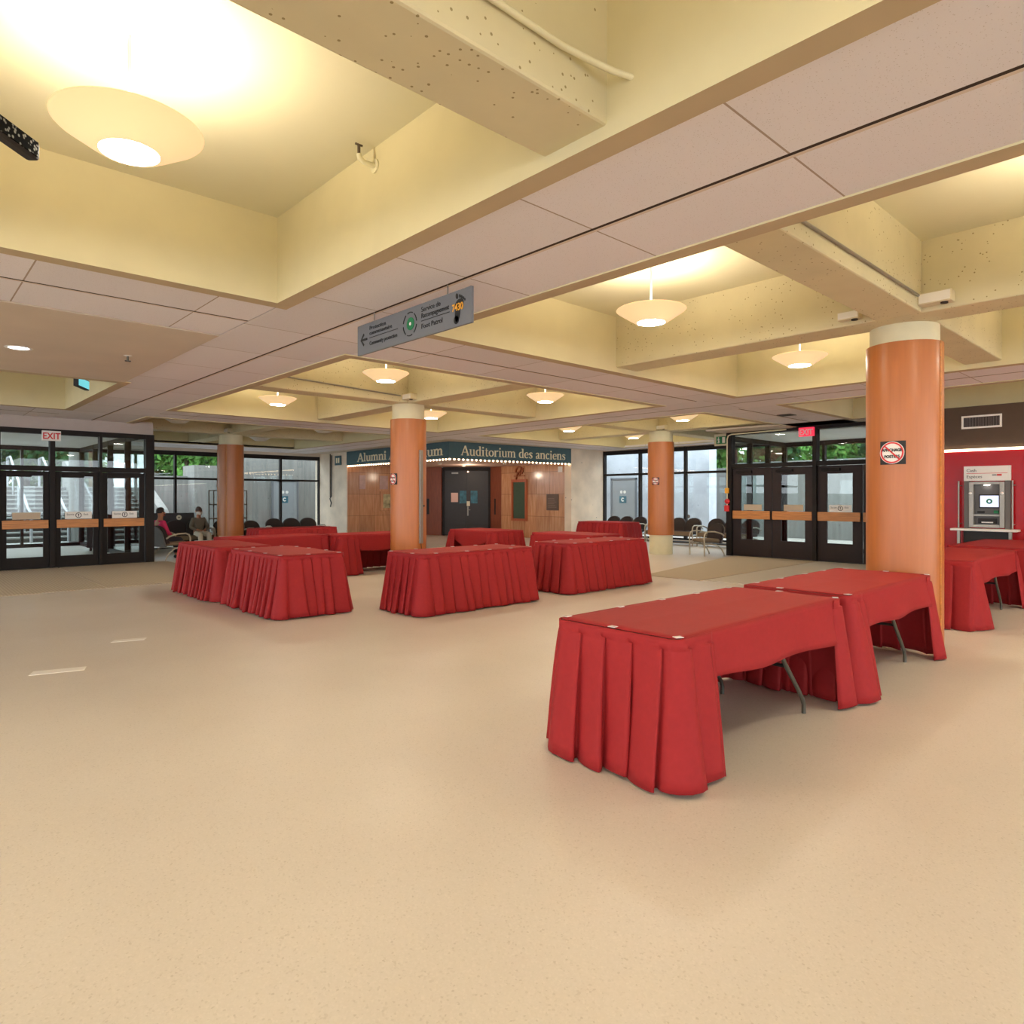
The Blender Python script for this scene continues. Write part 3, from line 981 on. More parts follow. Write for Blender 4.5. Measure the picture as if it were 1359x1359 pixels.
table(9.05, 9.92, 10.3, 11.75, 'W', 'with drooping swag before the black auditorium doors', 47, (.16, .16, .2), False, .2, False)
table(9.42, 10.22, 7.95, 9.55, 'W', 'with open side, half hidden behind the right centre table', 51, (.28, .28), False, .1, False)
table(14.72, 15.56, 11.42, 13.0, None, 'nearest the bare concrete wall on the right', 55, legs=False)

# faint tape marks on the floor
tag(MB().prismz([(.83, 6.66), (1.2, 6.56), (1.24, 6.68), (.88, 6.79)], 0, .003).build('floor_tape', M['white']), 'worn strip of pale tape on the floor, nearer the camera', 'tape')
tag(MB().prismz([(1.62, 7.62), (1.9, 7.53), (1.95, 7.63), (1.68, 7.72)], 0, .003).build('floor_tape', M['white']), 'worn strip of pale tape on the floor, farther from the camera', 'tape')

# ------------------------------------------------------------------ marquee over the auditorium doors
GL = {
 'A': (.72, [([(.06, 0), (.36, .72)], .05), ([(.36, .72), (.64, 0)], .11), ([(.16, .24), (.54, .24)], .05), ([(-.02, .015), (.18, .015)], .03), ([(.5, .015), (.74, .015)], .03)]),
 'l': (.3, [([(.15, 0), (.15, .74)], .1), ([(.03, .015), (.28, .015)], .03), ([(.02, .72), (.15, .725)], .035)]),
 'i': (.3, [([(.15, 0), (.15, .48)], .1), ([(.03, .015), (.28, .015)], .03), ([(.02, .465), (.15, .47)], .035), ([(.09, .65), (.21, .65)], .12)]),
 'u': (.56, [([(.13, .48), (.13, .12), (.18, .03), (.27, .01), (.36, .05), (.42, .12)], [.1, .1, .08, .06, .04, .03]), ([(.43, .48), (.43, 0)], .1), ([(.02, .465), (.13, .465)], .03), ([(.33, .465), (.43, .465)], .03), ([(.43, .015), (.55, .015)], .03)]),
 'n': (.57, [([(.13, 0), (.13, .48)], .1), ([(.16, .36), (.24, .46), (.34, .47), (.42, .42), (.44, .33), (.44, 0)], [.03, .05, .07, .09, .1, .1]), ([(.02, .015), (.25, .015)], .03), ([(.32, .015), (.56, .015)], .03), ([(.01, .465), (.13, .465)], .035)]),
 'm': (.86, [([(.13, 0), (.13, .48)], .1), ([(.16, .36), (.24, .46), (.33, .47), (.4, .42), (.42, .33), (.42, 0)], [.03, .05, .07, .09, .1, .1]), ([(.45, .36), (.53, .46), (.62, .47), (.69, .42), (.71, .33), (.71, 0)], [.03, .05, .07, .09, .1, .1]), ([(.02, .015), (.25, .015)], .03), ([(.31, .015), (.53, .015)], .03), ([(.6, .015), (.83, .015)], .03), ([(.01, .465), (.13, .465)], .035)]),
 'd': (.56, [([(.43, 0), (.43, .74)], .1), ([(.4, .42), (.3, .47), (.18, .44), (.11, .34), (.1, .23), (.13, .1), (.21, .03), (.31, .02), (.4, .09)], [.03, .05, .07, .1, .1, .1, .07, .05, .03]), ([(.32, .72), (.43, .725)], .035), ([(.43, .015), (.55, .015)], .03)]),
 't': (.36, [([(.16, .62), (.16, .12), (.2, .03), (.27, .015), (.34, .06)], [.05, .1, .08, .05, .03]), ([(.03, .465), (.33, .465)], .035)]),
 'o': (.52, [([(.26+.19*math.cos(R(a)), .24+.22*math.sin(R(a))) for a in range(0, 361, 30)], [.1, .09, .06, .045, .06, .09, .1, .09, .06, .045, .06, .09, .1])]),
 'r': (.42, [([(.13, 0), (.13, .48)], .1), ([(.16, .36), (.24, .45), (.34, .46), (.38, .42)], [.03, .05, .08, .1]), ([(.02, .015), (.27, .015)], .03), ([(.01, .465), (.13, .465)], .035)]),
 'e': (.48, [([(.08, .26), (.42, .26)], .035), ([(.42, .26), (.4, .38), (.33, .46), (.23, .46), (.13, .4), (.09, .28), (.1, .15), (.17, .05), (.27, .02), (.36, .05), (.42, .12)], [.08, .07, .05, .05, .07, .1, .1, .08, .06, .05, .03])]),
 's': (.42, [([(.35, .36), (.34, .44), (.22, .47), (.11, .42), (.1, .34), (.18, .27), (.28, .22), (.34, .15), (.32, .06), (.22, .01), (.1, .03), (.07, .13)], [.03, .04, .04, .06, .08, .1, .1, .08, .06, .04, .04, .03])]),
 'a': (.5, [([(.1, .36), (.14, .44), (.24, .47), (.33, .43), (.36, .34), (.36, .08), (.4, .02), (.47, .03)], [.06, .06, .05, .08, .1, .1, .06, .03]), ([(.36, .28), (.2, .22), (.11, .15), (.12, .05), (.2, .02), (.3, .06), (.36, .12)], [.03, .06, .09, .09, .06, .04, .03])]),
 'c': (.46, [([(.38, .36), (.34, .44), (.25, .47), (.14, .41), (.09, .29), (.1, .15), (.17, .05), (.27, .02), (.36, .05), (.41, .12)], [.08, .06, .05, .07, .1, .1, .08, .06, .05, .03])]),
 ' ': (.26, []),
}
def serif_text(name, s, m, parent, x0, x1, z0, h, y):
    tot = sum(GL[ch][0] for ch in s)
    k = (x1-x0)/tot
    mb, x = MB(), 0.
    for ch in s:
        w, strokes = GL[ch]
        for pts, wd in strokes:
            ws = wd if isinstance(wd, list) else [wd]*len(pts)
            q = [(x0+(x+px)*k, z0+pz*h/.74) for px, pz in pts]
            mb.stroke(q, [v*k for v in ws] if True else ws, y-.02, y)
        x += w
    return mb.build(name, m, parent)

mq = thing('marquee', 'dark teal marquee with cream lettering and a row of bulbs over the auditorium entrance', 'marquee', (11.92, 15.5, 0))
PL, PA, PR = Vector((12.0, 21.6)), Vector((11.92, 15.5)), Vector((16.76, 15.1))
def fascia(a, b, textstr, t0, t1):
    d = b-a
    L = d.length
    ang = math.atan2(d.y, d.x)
    root = MB().box(0, L, 0, .14, 2.6, 3.075, 0, .004).build('fascia', M['fascia'], mq, (a.x-11.92, a.y-15.5, 0), ang)
    serif_text('lettering', textstr, M['letter'], root, t0*L, t1*L, 2.69, .29, 0.)
    n = int(L/.155)
    for i in range(n):
        x = .06+(L-.12)*i/(n-1)
        MB().lathe([(.001, -.03), (.018, -.025), (.029, -.007), (.027, .01), (.014, .03)], 10).build('bulb', M['bulb'], root, (x, .05, 2.565))
    # bright channel the bulbs sit in
    MB().box(0, L, .0, .12, 2.585, 2.6).build('bulb_channel', M['fascia'], root)
    return root
fascia(PL, PA, 'Alumni Auditorium', .13, .955)
fascia(PA, PR, 'Auditorium des anciens', .085, .945)
so = MB().prismz([(11.95, 15.55), (16.7, 15.15), (16.8, 18.7), (16.75, 19.3), (15.45, 20.5), (15.0, 21.6), (12.02, 21.6)], 2.6, 2.66)
o = so.build('soffit', mat('soffit_paint', (206, 178, 164), .7), mq, (-11.92, -15.5, 0))
for x, y in ((13.6, 18.2), (15.1, 16.6), (15.2, 18.9)):
    MB().lathe([(.001, -.05), (.06, -.045), (.075, 0.)], 16).build('soffit_lamp', M['bowl_off'], mq, (x-11.92, y-15.5, 2.6))

# black auditorium doors across the corner
dv = Vector((16.73-15.47, 19.26-20.44))
da = math.atan2(dv.y, dv.x)
dd = thing('door_3', 'black double auditorium doors with posters under the marquee', 'doors', (15.47, 20.44, 0), da, kind='structure')
WD = dv.length
fr = MB().box(-.05, .03, -.06, .1, 0, 2.5).box(WD-.03, WD+.05, -.06, .1, 0, 2.5).box(-.05, WD+.05, -.06, .1, 2.46, 2.6)
fr.build('door_frame', M['black'], dd)
l1 = MB().box(.03, WD/2-.001, -.02, .04, .01, 2.46, 0, .004).build('door_leaf', M['blackdoor'], dd)
l2 = MB().box(WD/2+.001, WD-.03, -.02, .04, .01, 2.46, 0, .004).build('door_leaf', M['blackdoor'], dd)
MB().box(WD/2+.03, WD/2+.08, -.05, -.02, .75, 1.1, 0, .005).tube([(WD/2+.055, -.05, .98), (WD/2+.055, -.09, .98), (WD/2+.15, -.09, .97)], .012, 8).build('lever_handle', M['steel'], l2)
MB().box(WD/2+.01, WD/2+.13, -.026, -.02, 1.12, 1.3).build('notice', M['offwhite'], l2)
MB().box(.28, .54, -.026, -.02, 1.27, 1.62).build('notice', mat('pink_paper', (226, 186, 170), .7), l1)
pst = mat('blue_poster', (52, 104, 120), .6, noise=.5, nscale=6)
MB().box(.6, .86, -.026, -.02, 1.22, 1.7).build('poster', pst, l1)
MB().box(WD/2+.16, WD/2+.42, -.026, -.02, 1.22, 1.7).build('poster', pst, l2)
MB().box(.3, .55, -.07, -.02, 2.34, 2.4, 0, .005).build('door_closer', M['steel'], l1)
MB().lathe([(.001, -.03), (.03, 0), (.001, .03)], 12).build('door_lamp', M['bulb'], dd, (WD/2+.06, -.1, 2.42))
def wing(a, b, lab):
    d = Vector(b)-Vector(a)
    o = MB().box(0, d.length, -.04, .04, 0, 2.6, 0, .006).build('door_panel', M['brownwood'], None, (*a, 0), math.atan2(d.y, d.x))
    struct(o, lab, 'panel')
    MB().box(d.length*.42, d.length*.5, -.07, -.04, .8, 1.4, 0, .006).build('pull_handle', M['ink'], o)
wing((15.0, 21.5), (15.42, 20.5), 'brown wooden side panel left of the black auditorium doors')
wing((16.78, 19.22), (16.8, 18.6), 'brown wooden side panel right of the black auditorium doors')

# fittings on the stone walls
t = thing('display_case', 'tall green display case with orange wooden frame on the stone wall', 'display case', (16.76, 18.0, 0), R(-90))
f = MB().box(-.0, .08, -.06, 0, .6, 2.1).box(.72, .8, -.06, 0, .6, 2.1).box(.08, .72, -.06, 0, 2.0, 2.1).box(.08, .72, -.06, 0, .6, .68)
f.build('case_frame', mat_wood('orange_frame', (176, 88, 50), .4), t)
MB().box(.08, .72, -.02, 0, .68, 2.0).build('green_board', mat('green_felt', (66, 84, 66), .8, noise=.06), t)
t = thing('wall_emblem', 'small bronze relief emblem above the green display case', 'emblem', (16.76, 18.0, 2.2), R(-90))
eb = MB().disc(.4, .16, .17, .21, -.05, 0, 0, 0, 180)
eb.stroke([(.12, .02), (.68, .02)], .035, -.04, 0).stroke([(.22, -.1), (.32, .16), (.42, .02), (.5, .3), (.6, .28)], .05, -.05, 0).stroke([(.3, .1), (.46, .22), (.56, .1)], .05, -.05, 0)
eb.build('relief', mat('bronze', (150, 84, 52), .35, .6), t)
t = thing('wall_plaque', 'square dark plaque on the stone wall near the concrete wall', 'plaque', (16.76, 15.95, 1.0), R(-90))
MB().box(-.28, .28, -.03, 0, 0, .56, 0, .006).build('plate', mat('plaque_bronze', (104, 82, 68), .4, .3, noise=.12, nscale=30), t)
pl = MB()
for i in range(6):
    pl.box(-.2, .2-.05*(i % 3), -.034, -.03, .1+i*.06, .12+i*.06)
pl.build('inscription', mat('plaque_lines', (136, 110, 92), .5), t)
t = thing('wall_notice', 'small pale notice high on the stone wall at its right end', 'notice', (16.76, 15.6, 2.3), R(-90))
MB().box(-.1, .1, -.01, 0, 0, .2).build('sheet', M['white'], t)
t = thing('ticket_window', 'small lit display window in the left stone wall', 'display window', (13.35, 21.575, .95), 0)
MB().box(0, .9, -.03, .0, 0, .72).build('window_frame', M['stone'], t)
MB().box(.14, .78, -.036, -.03, .1, .62).build('picture', mat('display_picture', (176, 164, 120), .4, noise=.5, nscale=6), t)
pc = MB().prism([(.42, .12), (.62, .12), (.58, .34), (.5, .42), (.44, .34)], -.042, -.036).disc(.52, .46, .001, .05, -.042, -.036)
pc.build('dark_figure', M['ink'], t)
t = thing('poster_row', 'faded pinkish notices behind glass on the left stone wall', 'notices', (12.4, 21.575, 1.75), 0)
pk = mat('faded_notice', (186, 150, 140), .25, noise=.12, nscale=5)
for a, b2 in ((0.1, .35), (.95, 1.3), (1.6, 2.3)):
    MB().box(a, b2, -.012, 0, 0, .5).build('notice', pk, t)
t = thing('exit_placard', 'small green exit placard at the left end of the marquee', 'sign', (11.98, 22.15, 2.62), R(-90))
MB().box(-.22, .22, -.03, 0, 0, .34).build('plate', M['fascia'], t)
MB().box(-.12, -.04, -.036, -.03, .08, .26).box(.02, .12, -.036, -.03, .08, .26).build('pictogram', M['letter'], t)
pipe('conduit', [(11.97, 22.75, 3.05), (11.97, 22.75, 1.45)], .02, M['bark'], 'dark vertical conduit on the concrete wall left of the marquee')
pipe('cable_coil', [(11.96, 22.62, 3.0), (11.95, 22.62, 1.5), (11.93, 22.7, 1.4), (11.93, 22.6, 1.25), (11.94, 22.68, 1.1)], .02, M['ink'], 'black cable hanging on the concrete wall beside the conduit', 'cable')

# ------------------------------------------------------------------ cash machine
t = thing('cash_machine', 'grey cash machine with white header set in the red panel', 'cash machine', (14.16, 2.93, 0), R(-90))
hd = MB().box(-.34, .34, -.08, 0, 1.74, 2.0, 0, .004).build('header_sign', M['white'], t)
text_mesh('wording', 'Cash', .075, M['ink'], hd, (-.3, -.082, 1.9), .001)
text_mesh('wording', 'Espèces', .075, M['ink'], hd, (-.3, -.082, 1.79), .001)
MB().box(-.3, .3, -.083, -.08, 1.868, 1.876).build('rule', M['redink'], hd)
MB().box(.15, .22, -.083, -.08, 1.825, 1.855).build('red_mark', M['redink'], hd)
MB().box(.08, .145, -.083, -.08, 1.83, 1.85).build('small_mark', M['signgrey'], hd)
pg = mat('panel_grey', (104, 98, 92), .45, .1)
MB().box(-.34, -.26, -.06, 0, .9, 1.74, 0, .004).build('side_panel', pg, t)
MB().box(.26, .34, -.06, 0, .9, 1.74, 0, .004).build('side_panel', pg, t)
bz = MB().box(-.26, -.19, -.1, 0, .92, 1.72, 0, .006).box(.19, .26, -.1, 0, .92, 1.72, 0, .006).box(-.19, .19, -.1, 0, 1.68, 1.72).box(-.19, .19, -.1, 0, .92, .97).box(-.19, .19, -.09, 0, 1.12, 1.15)
bz.build('bezel', M['steel'], t)
MB().box(-.19, .19, -.02, 0, .97, 1.68).build('recess_back', mat('recess_grey', (96, 94, 92), .5), t)
sc = MB().box(-.12, .18, -.05, -.02, 1.26, 1.5).build('screen_surround', M['ink'], t)
MB().box(-.1, .17, -.054, -.05, 1.28, 1.48).build('screen', M['screen'], sc)
MB().disc(.035, 1.38, .02, .045, -.058, -.054).build('screen_logo', M['green'], sc)
MB().box(-.14, -.04, -.06, -.02, 1.17, 1.21).build('card_slot', M['ink'], t)
MB().box(.1, .17, -.06, -.02, 1.17, 1.22).build('green_slot', M['green'], t)
MB().box(-.13, .14, -.05, -.02, .99, 1.08).build('cash_slot', M['ink'], t)
MB().box(-.08, .09, -.055, -.05, 1.0, 1.02).build('note_guide', M['white'], t)
MB().lathe([(.001, -.012), (.045, -.01), (.05, 0.)], 16).build('recess_lamp', M['downlight'], t, (0, -.06, 1.67))
for x in (-.235, .225):
    MB().lathe([(.001, .03), (.022, .02), (.026, 0)], 16).build('round_knob', M['white'], t, (x, -.1, 1.52)).rotation_euler = (R(90), 0, 0)
MB().box(-.5, .47, -.3, 0, .86, .9, 0, .01).build('shelf', M['white'], t)
for x in (-.38, .37):
    MB().box(x-.022, x+.022, -.26, -.2, 0, .86, 0, .004).build('shelf_leg', M['steel'], t)
MB().box(-.34, .34, -.1, 0, .1, .86).build('base_cabinet', M['ink'], t)
for x in (-.42, .37):
    t2 = MB().tube([(x, -.08, .9), (x, -.08, 1.74)], .014, 10)
    for z in (.98, 1.66):
        t2.tube([(x, -.08, z), (x+.03, 0, z)], .009, 8)
    t2.build('grab_bar', M['steel'], t)
t = thing('air_grille', 'white framed air grille on the brown wall', 'grille', (14.2, 3.03, 2.68), R(-90))
MB().box(-.3, .3, -.02, 0, 0, .03).box(-.3, .3, -.02, 0, .2, .23).box(-.3, -.27, -.02, 0, .03, .2).box(.27, .3, -.02, 0, .03, .2).build('grille_frame', M['white'], t)
MB().box(-.27, .27, -.004, 0, .03, .2).build('grille_back', M['ink'], t)
sl = MB()
for i in range(22):
    sl.box(-.26+i*.024, -.252+i*.024, -.014, -.004, .03, .2)
sl.build('slats', mat('grille_slat', (118, 104, 100), .5), t)

# ------------------------------------------------------------------ hanging signs
t = thing('wayfinding_sign', 'grey hanging direction sign with green eye and black footprint', 'sign', (3.14, 5.43, 2.735), R(-90))
SW, SH = 1.63, .27
MB().box(0, SW, -.012, .012, 0, SH, 0, .003).build('sign_board', M['signgrey'], t)
for x in (.27, 1.33):
    MB().tube([(x, 0, SH), (x, 0, ZS-2.735)], .006, 8).build('hanging_rod', M['steel'], t)
y = -.013
ar = MB().stroke([(.07, .13), (.17, .13)], .018, y-.003, y).stroke([(.115, .18), (.068, .13), (.115, .08)], .018, y-.003, y)
ar.build('arrow', M['ink'], t)
text_mesh('wording', 'Protection', .05, M['ink'], t, (.21, y-.001, .2), .001, sx=1.25)
text_mesh('wording', 'communautaire', .05, M['ink'], t, (.21, y-.001, .155), .001, sx=1.15)
text_mesh('wording', 'Community protection', .05, M['ink'], t, (.21, y-.001, .065), .001, sx=.95)
MB().box(.21, .66, y-.002, y, .128, .133).build('rule', M['ink'], t)
MB().box(1.0, 1.37, y-.002, y, .125, .13).build('rule', M['ink'], t)
text_mesh('wording', 'Service de', .056, M['ink'], t, (1.0, y-.001, .2), .001, sx=1.1)
text_mesh('wording', 'Raccompagnement', .056, M['ink'], t, (1.0, y-.001, .15), .001, sx=.85)
text_mesh('wording', 'Foot Patrol', .056, M['ink'], t, (1.0, y-.001, .065), .001, sx=1.1)
MB().disc(.85, .135, .014, .052, y-.004, y).build('green_iris', M['green'], t)
MB().disc(.85, .135, .001, .014, y-.005, y).build('white_pupil', M['white'], t)
er = MB()
for a in range(0, 360, 60):
    er.disc(.84, .135, .092, .1, y-.003, y, 0, a+6, a+50)
er.build('eye_ring', M['ink'], t)
fp = MB()
def ellipse(mb, cx, cz, rx, rz, y0, y1, rot=0):
    mb.prism([(cx+rx*math.cos(a)*math.cos(rot)-rz*math.sin(a)*math.sin(rot), cz+rx*math.cos(a)*math.sin(rot)+rz*math.sin(a)*math.cos(rot)) for a in [2*PI*i/20 for i in range(20)]], y0, y1)
ellipse(fp, 1.49, .165, .05, .035, y-.003, y, .3)
ellipse(fp, 1.47, .1, .03, .07, y-.003, y, -.15)
ellipse(fp, 1.455, .05, .03, .032, y-.003, y)
for i, (dx, dz, r) in enumerate(((0, 0, .017), (.035, -.006, .011), (.058, -.016, .01), (.078, -.028, .009), (.095, -.042, .008))):
    ellipse(fp, 1.462+dx, .226+dz, r*.8, r*1.3, y-.003, y, .2)
fp.build('footprint', M['ink'], t)
text_mesh('wording', '7430', .075, M['orange'], t, (1.405, y-.004, .118), .001, sx=.9, bold=.002)

def exit_sign(loc, rot, lab, w, h, glowing):
    t = thing('exit_sign', lab, 'exit sign', loc, rot)
    MB().box(-w/2, w/2, -.03, .03, 0, h, 0, .005).build('sign_box', M['white'] if not glowing else M['exitred'], t)
    text_mesh('wording', 'EXIT', h*.9, M['redink'] if not glowing else M['white'], t, (0, -.032, h*.17), .002, 'CENTER', .82, .004)
    return t
exit_sign((2.42, 16.36, 2.6), 0, 'red and white EXIT sign over the left entrance doors', .32, .2, False)
exit_sign((15.3, 6.6, 2.84), R(-90), 'glowing red EXIT sign over the right entrance doors', .34, .2, True)
t = thing('running_man_sign', 'green and white running figure exit sign left of the right doors', 'exit sign', (15.75, 8.98, 2.78), R(-90))
MB().box(-.2, .2, -.02, .02, 0, .3, 0, .004).build('sign_box', M['offwhite'], t)
MB().box(-.14, .14, -.024, -.02, .05, .24).build('green_panel', M['green'], t)
g = MB().box(.03, .11, -.028, -.024, .07, .22).stroke([(-.09, .07), (-.07, .13), (-.08, .18)], .025, -.028, -.024).stroke([(-.07, .13), (-.04, .08)], .02, -.028, -.024).stroke([(-.11, .15), (-.08, .175), (-.04, .15)], .018, -.028, -.024).disc(-.075, .205, .001, .018, -.028, -.024)
g.build('pictogram', M['white'], t)

# fire alarm beside the right doors
t = thing('fire_alarm', 'red fire alarm call point on the dark post left of the right doors', 'fire alarm', (15.33, 8.58, 1.1), R(-90))
MB().box(-.06, .06, -.06, 0, 0, .15, 0, .008).build('call_box', M['redink'], t)
MB().lathe([(.001, .05), (.05, .045), (.07, 0)], 20).build('bell', M['redink'], t, (0, -.01, .25)).rotation_euler = (R(90), 0, 0)
MB().box(-.05, .05, -.05, 0, .45, .58, 0, .006).build('orange_box', M['orange'], t)
MB().tube([(0, -.02, .15), (0, -.02, 1.8), (.03, -.02, 1.88), (.12, -.02, 1.91), (1.5, -.02, 1.93)], .016, 8).build('cable_pipe', M['cap'], t)

# small things on the ceiling
t = thing('downlight', 'round lit downlight in the painted drop panel', 'downlight', (1.03, 8.96, ZS-.01))
MB().lathe([(.001, -.002), (.095, -.002)], 28).build('lens', M['downlight'], t)
MB().lathe([(.095, -.002), (.12, -.008), (.13, 0.)], 28).build('rim', M['white'], t)
t = thing('ceiling_vent', 'square white vent in the painted drop panel at the left edge', 'vent', (.3, 8.0, ZS-.01), 0)
MB().box(-.15, .15, -.15, .15, -.012, 0, 0, .004).build('vent_frame', M['white'], t)
vl = MB()
for i in range(5):
    vl.box(-.11, .11, -.11+i*.05, -.08+i*.05, -.02, -.012)
vl.build('louvre', M['offwhite'], t)
t = thing('sprinkler', 'small sprinkler head hanging from the painted drop panel', 'sprinkler', (2.0, 8.6, ZS-.01))
MB().tube([(0, 0, 0), (0, 0, -.06)], .012, 8).tube([(-.03, 0, -.062), (.03, 0, -.062)], .008, 6).build('head', M['legmetal'], t)
MB().lathe([(.02, -.01), (.045, 0)], 16).build('collar', M['white'], t)
t = thing('sprinkler', 'bent sprinkler pipe on the coffer wall above the wayfinding sign', 'sprinkler', (2.37, 3.88, 3.65))
MB().tube([(0, 0, 0), (-.09, 0, 0), (-.12, .0, .015), (-.125, .0, .04)], .017, 10).build('pipe', M['cap'], t)
MB().tube([(-.125, 0, .04), (-.125, 0, .1)], .01, 8).tube([(-.15, 0, .1), (-.1, 0, .1)], .008, 6).build('head', M['bark'], t)
MB().tube([(-.012, 0, 0), (0, 0, 0)], .045, 16).build('flange', M['cap'], t)
t = thing('ceiling_speaker', 'black square vent in the soffit left of the right column', 'vent', (13.0, 6.0, ZS), 0)
MB().box(-.14, .14, -.14, .14, -.01, 0, 0, .004).build('grille', M['ink'], t)
# monitor hung in the far left coffer
t = thing('hanging_monitor', 'slanted cyan screen hanging by the far left coffer', 'monitor', (1.98, 11.0, 2.98), R(62))
MB().box(-.22, .22, -.03, .03, 0, .14, 0, .006).build('casing', M['ink'], t)
MB().box(-.2, .2, -.034, -.03, .015, .125).build('screen', M['cyan'], t)
MB().tube([(0, .0, .12), (0, .0, .7)], .012, 8).build('hanger', M['ink'], t)
# message board at the left edge
t = thing('message_board', 'dark speckled message board hanging at the left edge of the picture', 'message board', (.476, 3.65, 2.95), R(47))
m_led, nt, b = new_mat('led_text')
tc = nt.nodes.new('ShaderNodeTexCoord').outputs['Object']
vo = tex(nt, 'ShaderNodeTexVoronoi', tc, Scale=55.)
nt.links.new(ramp(nt, vo.outputs['Distance'], [(.0, (.22, .22, .2)), (.3, (.14, .14, .13)), (.42, (.008, .008, .008))]), b.inputs['Base Color'])
b.inputs['Specular IOR Level'].default_value = 0.
b.inputs['Roughness'].default_value = .9
MB().box(-1.4, 0, -.03, .03, 0, .085, 0, .015).build('casing', M['ink'], t)
MB().box(-1.38, -.02, -.034, -.03, .01, .075).build('display_face', m_led, t)
MB().tube([(-.3, 0, .08), (-.3, 0, .78)], .01, 8).build('hanger', M['ink'], t)

# ------------------------------------------------------------------ seating
def cushion(x0, x1, y0, y1, z0, z1, rad=.04):
    return MB().box(x0, x1, y0, y1, z0, z1, 0, rad)

def back_panel(mb, cx, w, z0, z1, y, lean, th, mi=0):
    """rounded-top backrest leaning backwards"""
    poly = [(cx-w*.5, z0), (cx+w*.5, z0)]
    for a in range(0, 181, 15):
        poly.append((cx+w*.5*math.cos(R(a))*(1 if abs(math.cos(R(a))) < .99 else 1), z1-w*.38+w*.38*math.sin(R(a))))
    n = len(poly)
    def Y(z): return y+lean*(z-z0)
    vs = [(px, Y(pz)-th/2, pz) for px, pz in poly]+[(px, Y(pz)+th/2, pz) for px, pz in poly]
    fs = [tuple(range(n)), tuple(range(2*n-1, n-1, -1))]+[(i, i+n, (i+1) % n+n, (i+1) % n) for i in range(n)]
    return mb.add(vs, fs, mi)

def arm(x):
    """one continuous bent tube: front foot, arm rest, and the lower sweeping leg"""
    mb = MB()
    mb.tube([(x, -.3, 0), (x, -.31, .3), (x, -.31, .5), (x, -.28, .57), (x, -.2, .605), (x, .0, .6), (x, .2, .55), (x, .27, .5)], .019, 10)
    mb.tube([(x, -.3, .3), (x, -.1, .3), (x, .08, .26), (x, .2, .17), (x, .27, .06), (x, .29, 0)], .017, 10)
    return mb

def make_chair(label, shell='greyback', seatm='seat_taupe', group=None):
    t = thing('armchair', label, 'chair', group=group)
    cushion(-.26, .26, -.27, .2, .33, .42).build('seat', M[seatm], t)
    back_panel(MB(), 0, .52, .38, .8, .2, .28, .07).build('backrest', M['upholstery'], t)
    back_panel(MB(), 0, .5, .3, .78, .245, .28, .025).build('back_shell', M[shell], t)
    for x in (-.3, .3):
        arm(x).build('arm_frame', M['chairarm'], t)
    MB().tube([(-.3, .05, .28), (.3, .05, .28)], .015, 8).build('cross_tube', M['chairarm'], t)
    return t

def make_bench(label, n=3, group='rows of linked waiting seats'):
    t = thing('bench_seating', label, 'bench', group=group)
    w = .54
    for i in range(n):
        cx = (i-(n-1)/2)*w
        cushion(cx-.25, cx+.25, -.27, .2, .33, .42).build('seat', M['upholstery'], t)
        back_panel(MB(), cx, .52, .4, .82, .2, .28, .07).build('backrest', M['upholstery'], t)
    L = n*w/2+.04
    for x in (-L, L):
        arm(x).build('arm_frame', M['chairarm'], t)
    MB().box(-L, L, -.29, -.27, .3, .42, 0, .006).build('front_rail', M['seat_taupe'], t)
    MB().box(-L, L, -.2, .15, .08, .1).tube([(-L, 0, .28), (L, 0, .28)], .02, 8).build('base_beam', M['ink'], t)
    return t

def face(d):           # rotation that turns a front (-y) towards world direction d
    return math.atan2(d[1], d[0])+PI/2
CR = (.732, -.681)     # to the right in the picture
a1 = make_chair('armchair with grey shell beside the left doors, seen from behind')
a1.location = (4.83, 16.95, 0)
a1.rotation_euler = (0, 0, face((.95, .25)))
a2 = dup(a1, (15.0, 8.95, 0), face((-.85, .35)), 'armchair standing alone left of the right entrance doors')
a3 = dup(a1, (7.05, 19.75, 0), face((-.25, -1)), 'pale-armed armchair between the seated man and the leftmost column')
a4 = dup(a1, (7.55, 18.55, 0), face((.3, -1)), 'armchair just right of the leftmost column')
b1 = make_bench('row of linked dark seats with the seated man, left of the leftmost column')
b1.location = (5.75, 19.45, 0)
b1.rotation_euler = (0, 0, face((0, -1)))
b2 = dup(b1, (9.0, 19.3, 0), face((0, -1)), 'row of three dark seats behind the farthest left table')
b3 = dup(b1, (17.75, 13.75, 0), face((-1, 0)), 'row of three dark seats at the bare concrete wall end of the right windows')
b4 = dup(b1, (17.75, 11.75, 0), face((-1, 0)), 'row of dark seats below the right windows behind the column with the bare foot')
b5 = dup(b1, (17.75, 9.9, 0), face((-1, 0)), 'row of dark seats nearest the right entrance lobby')

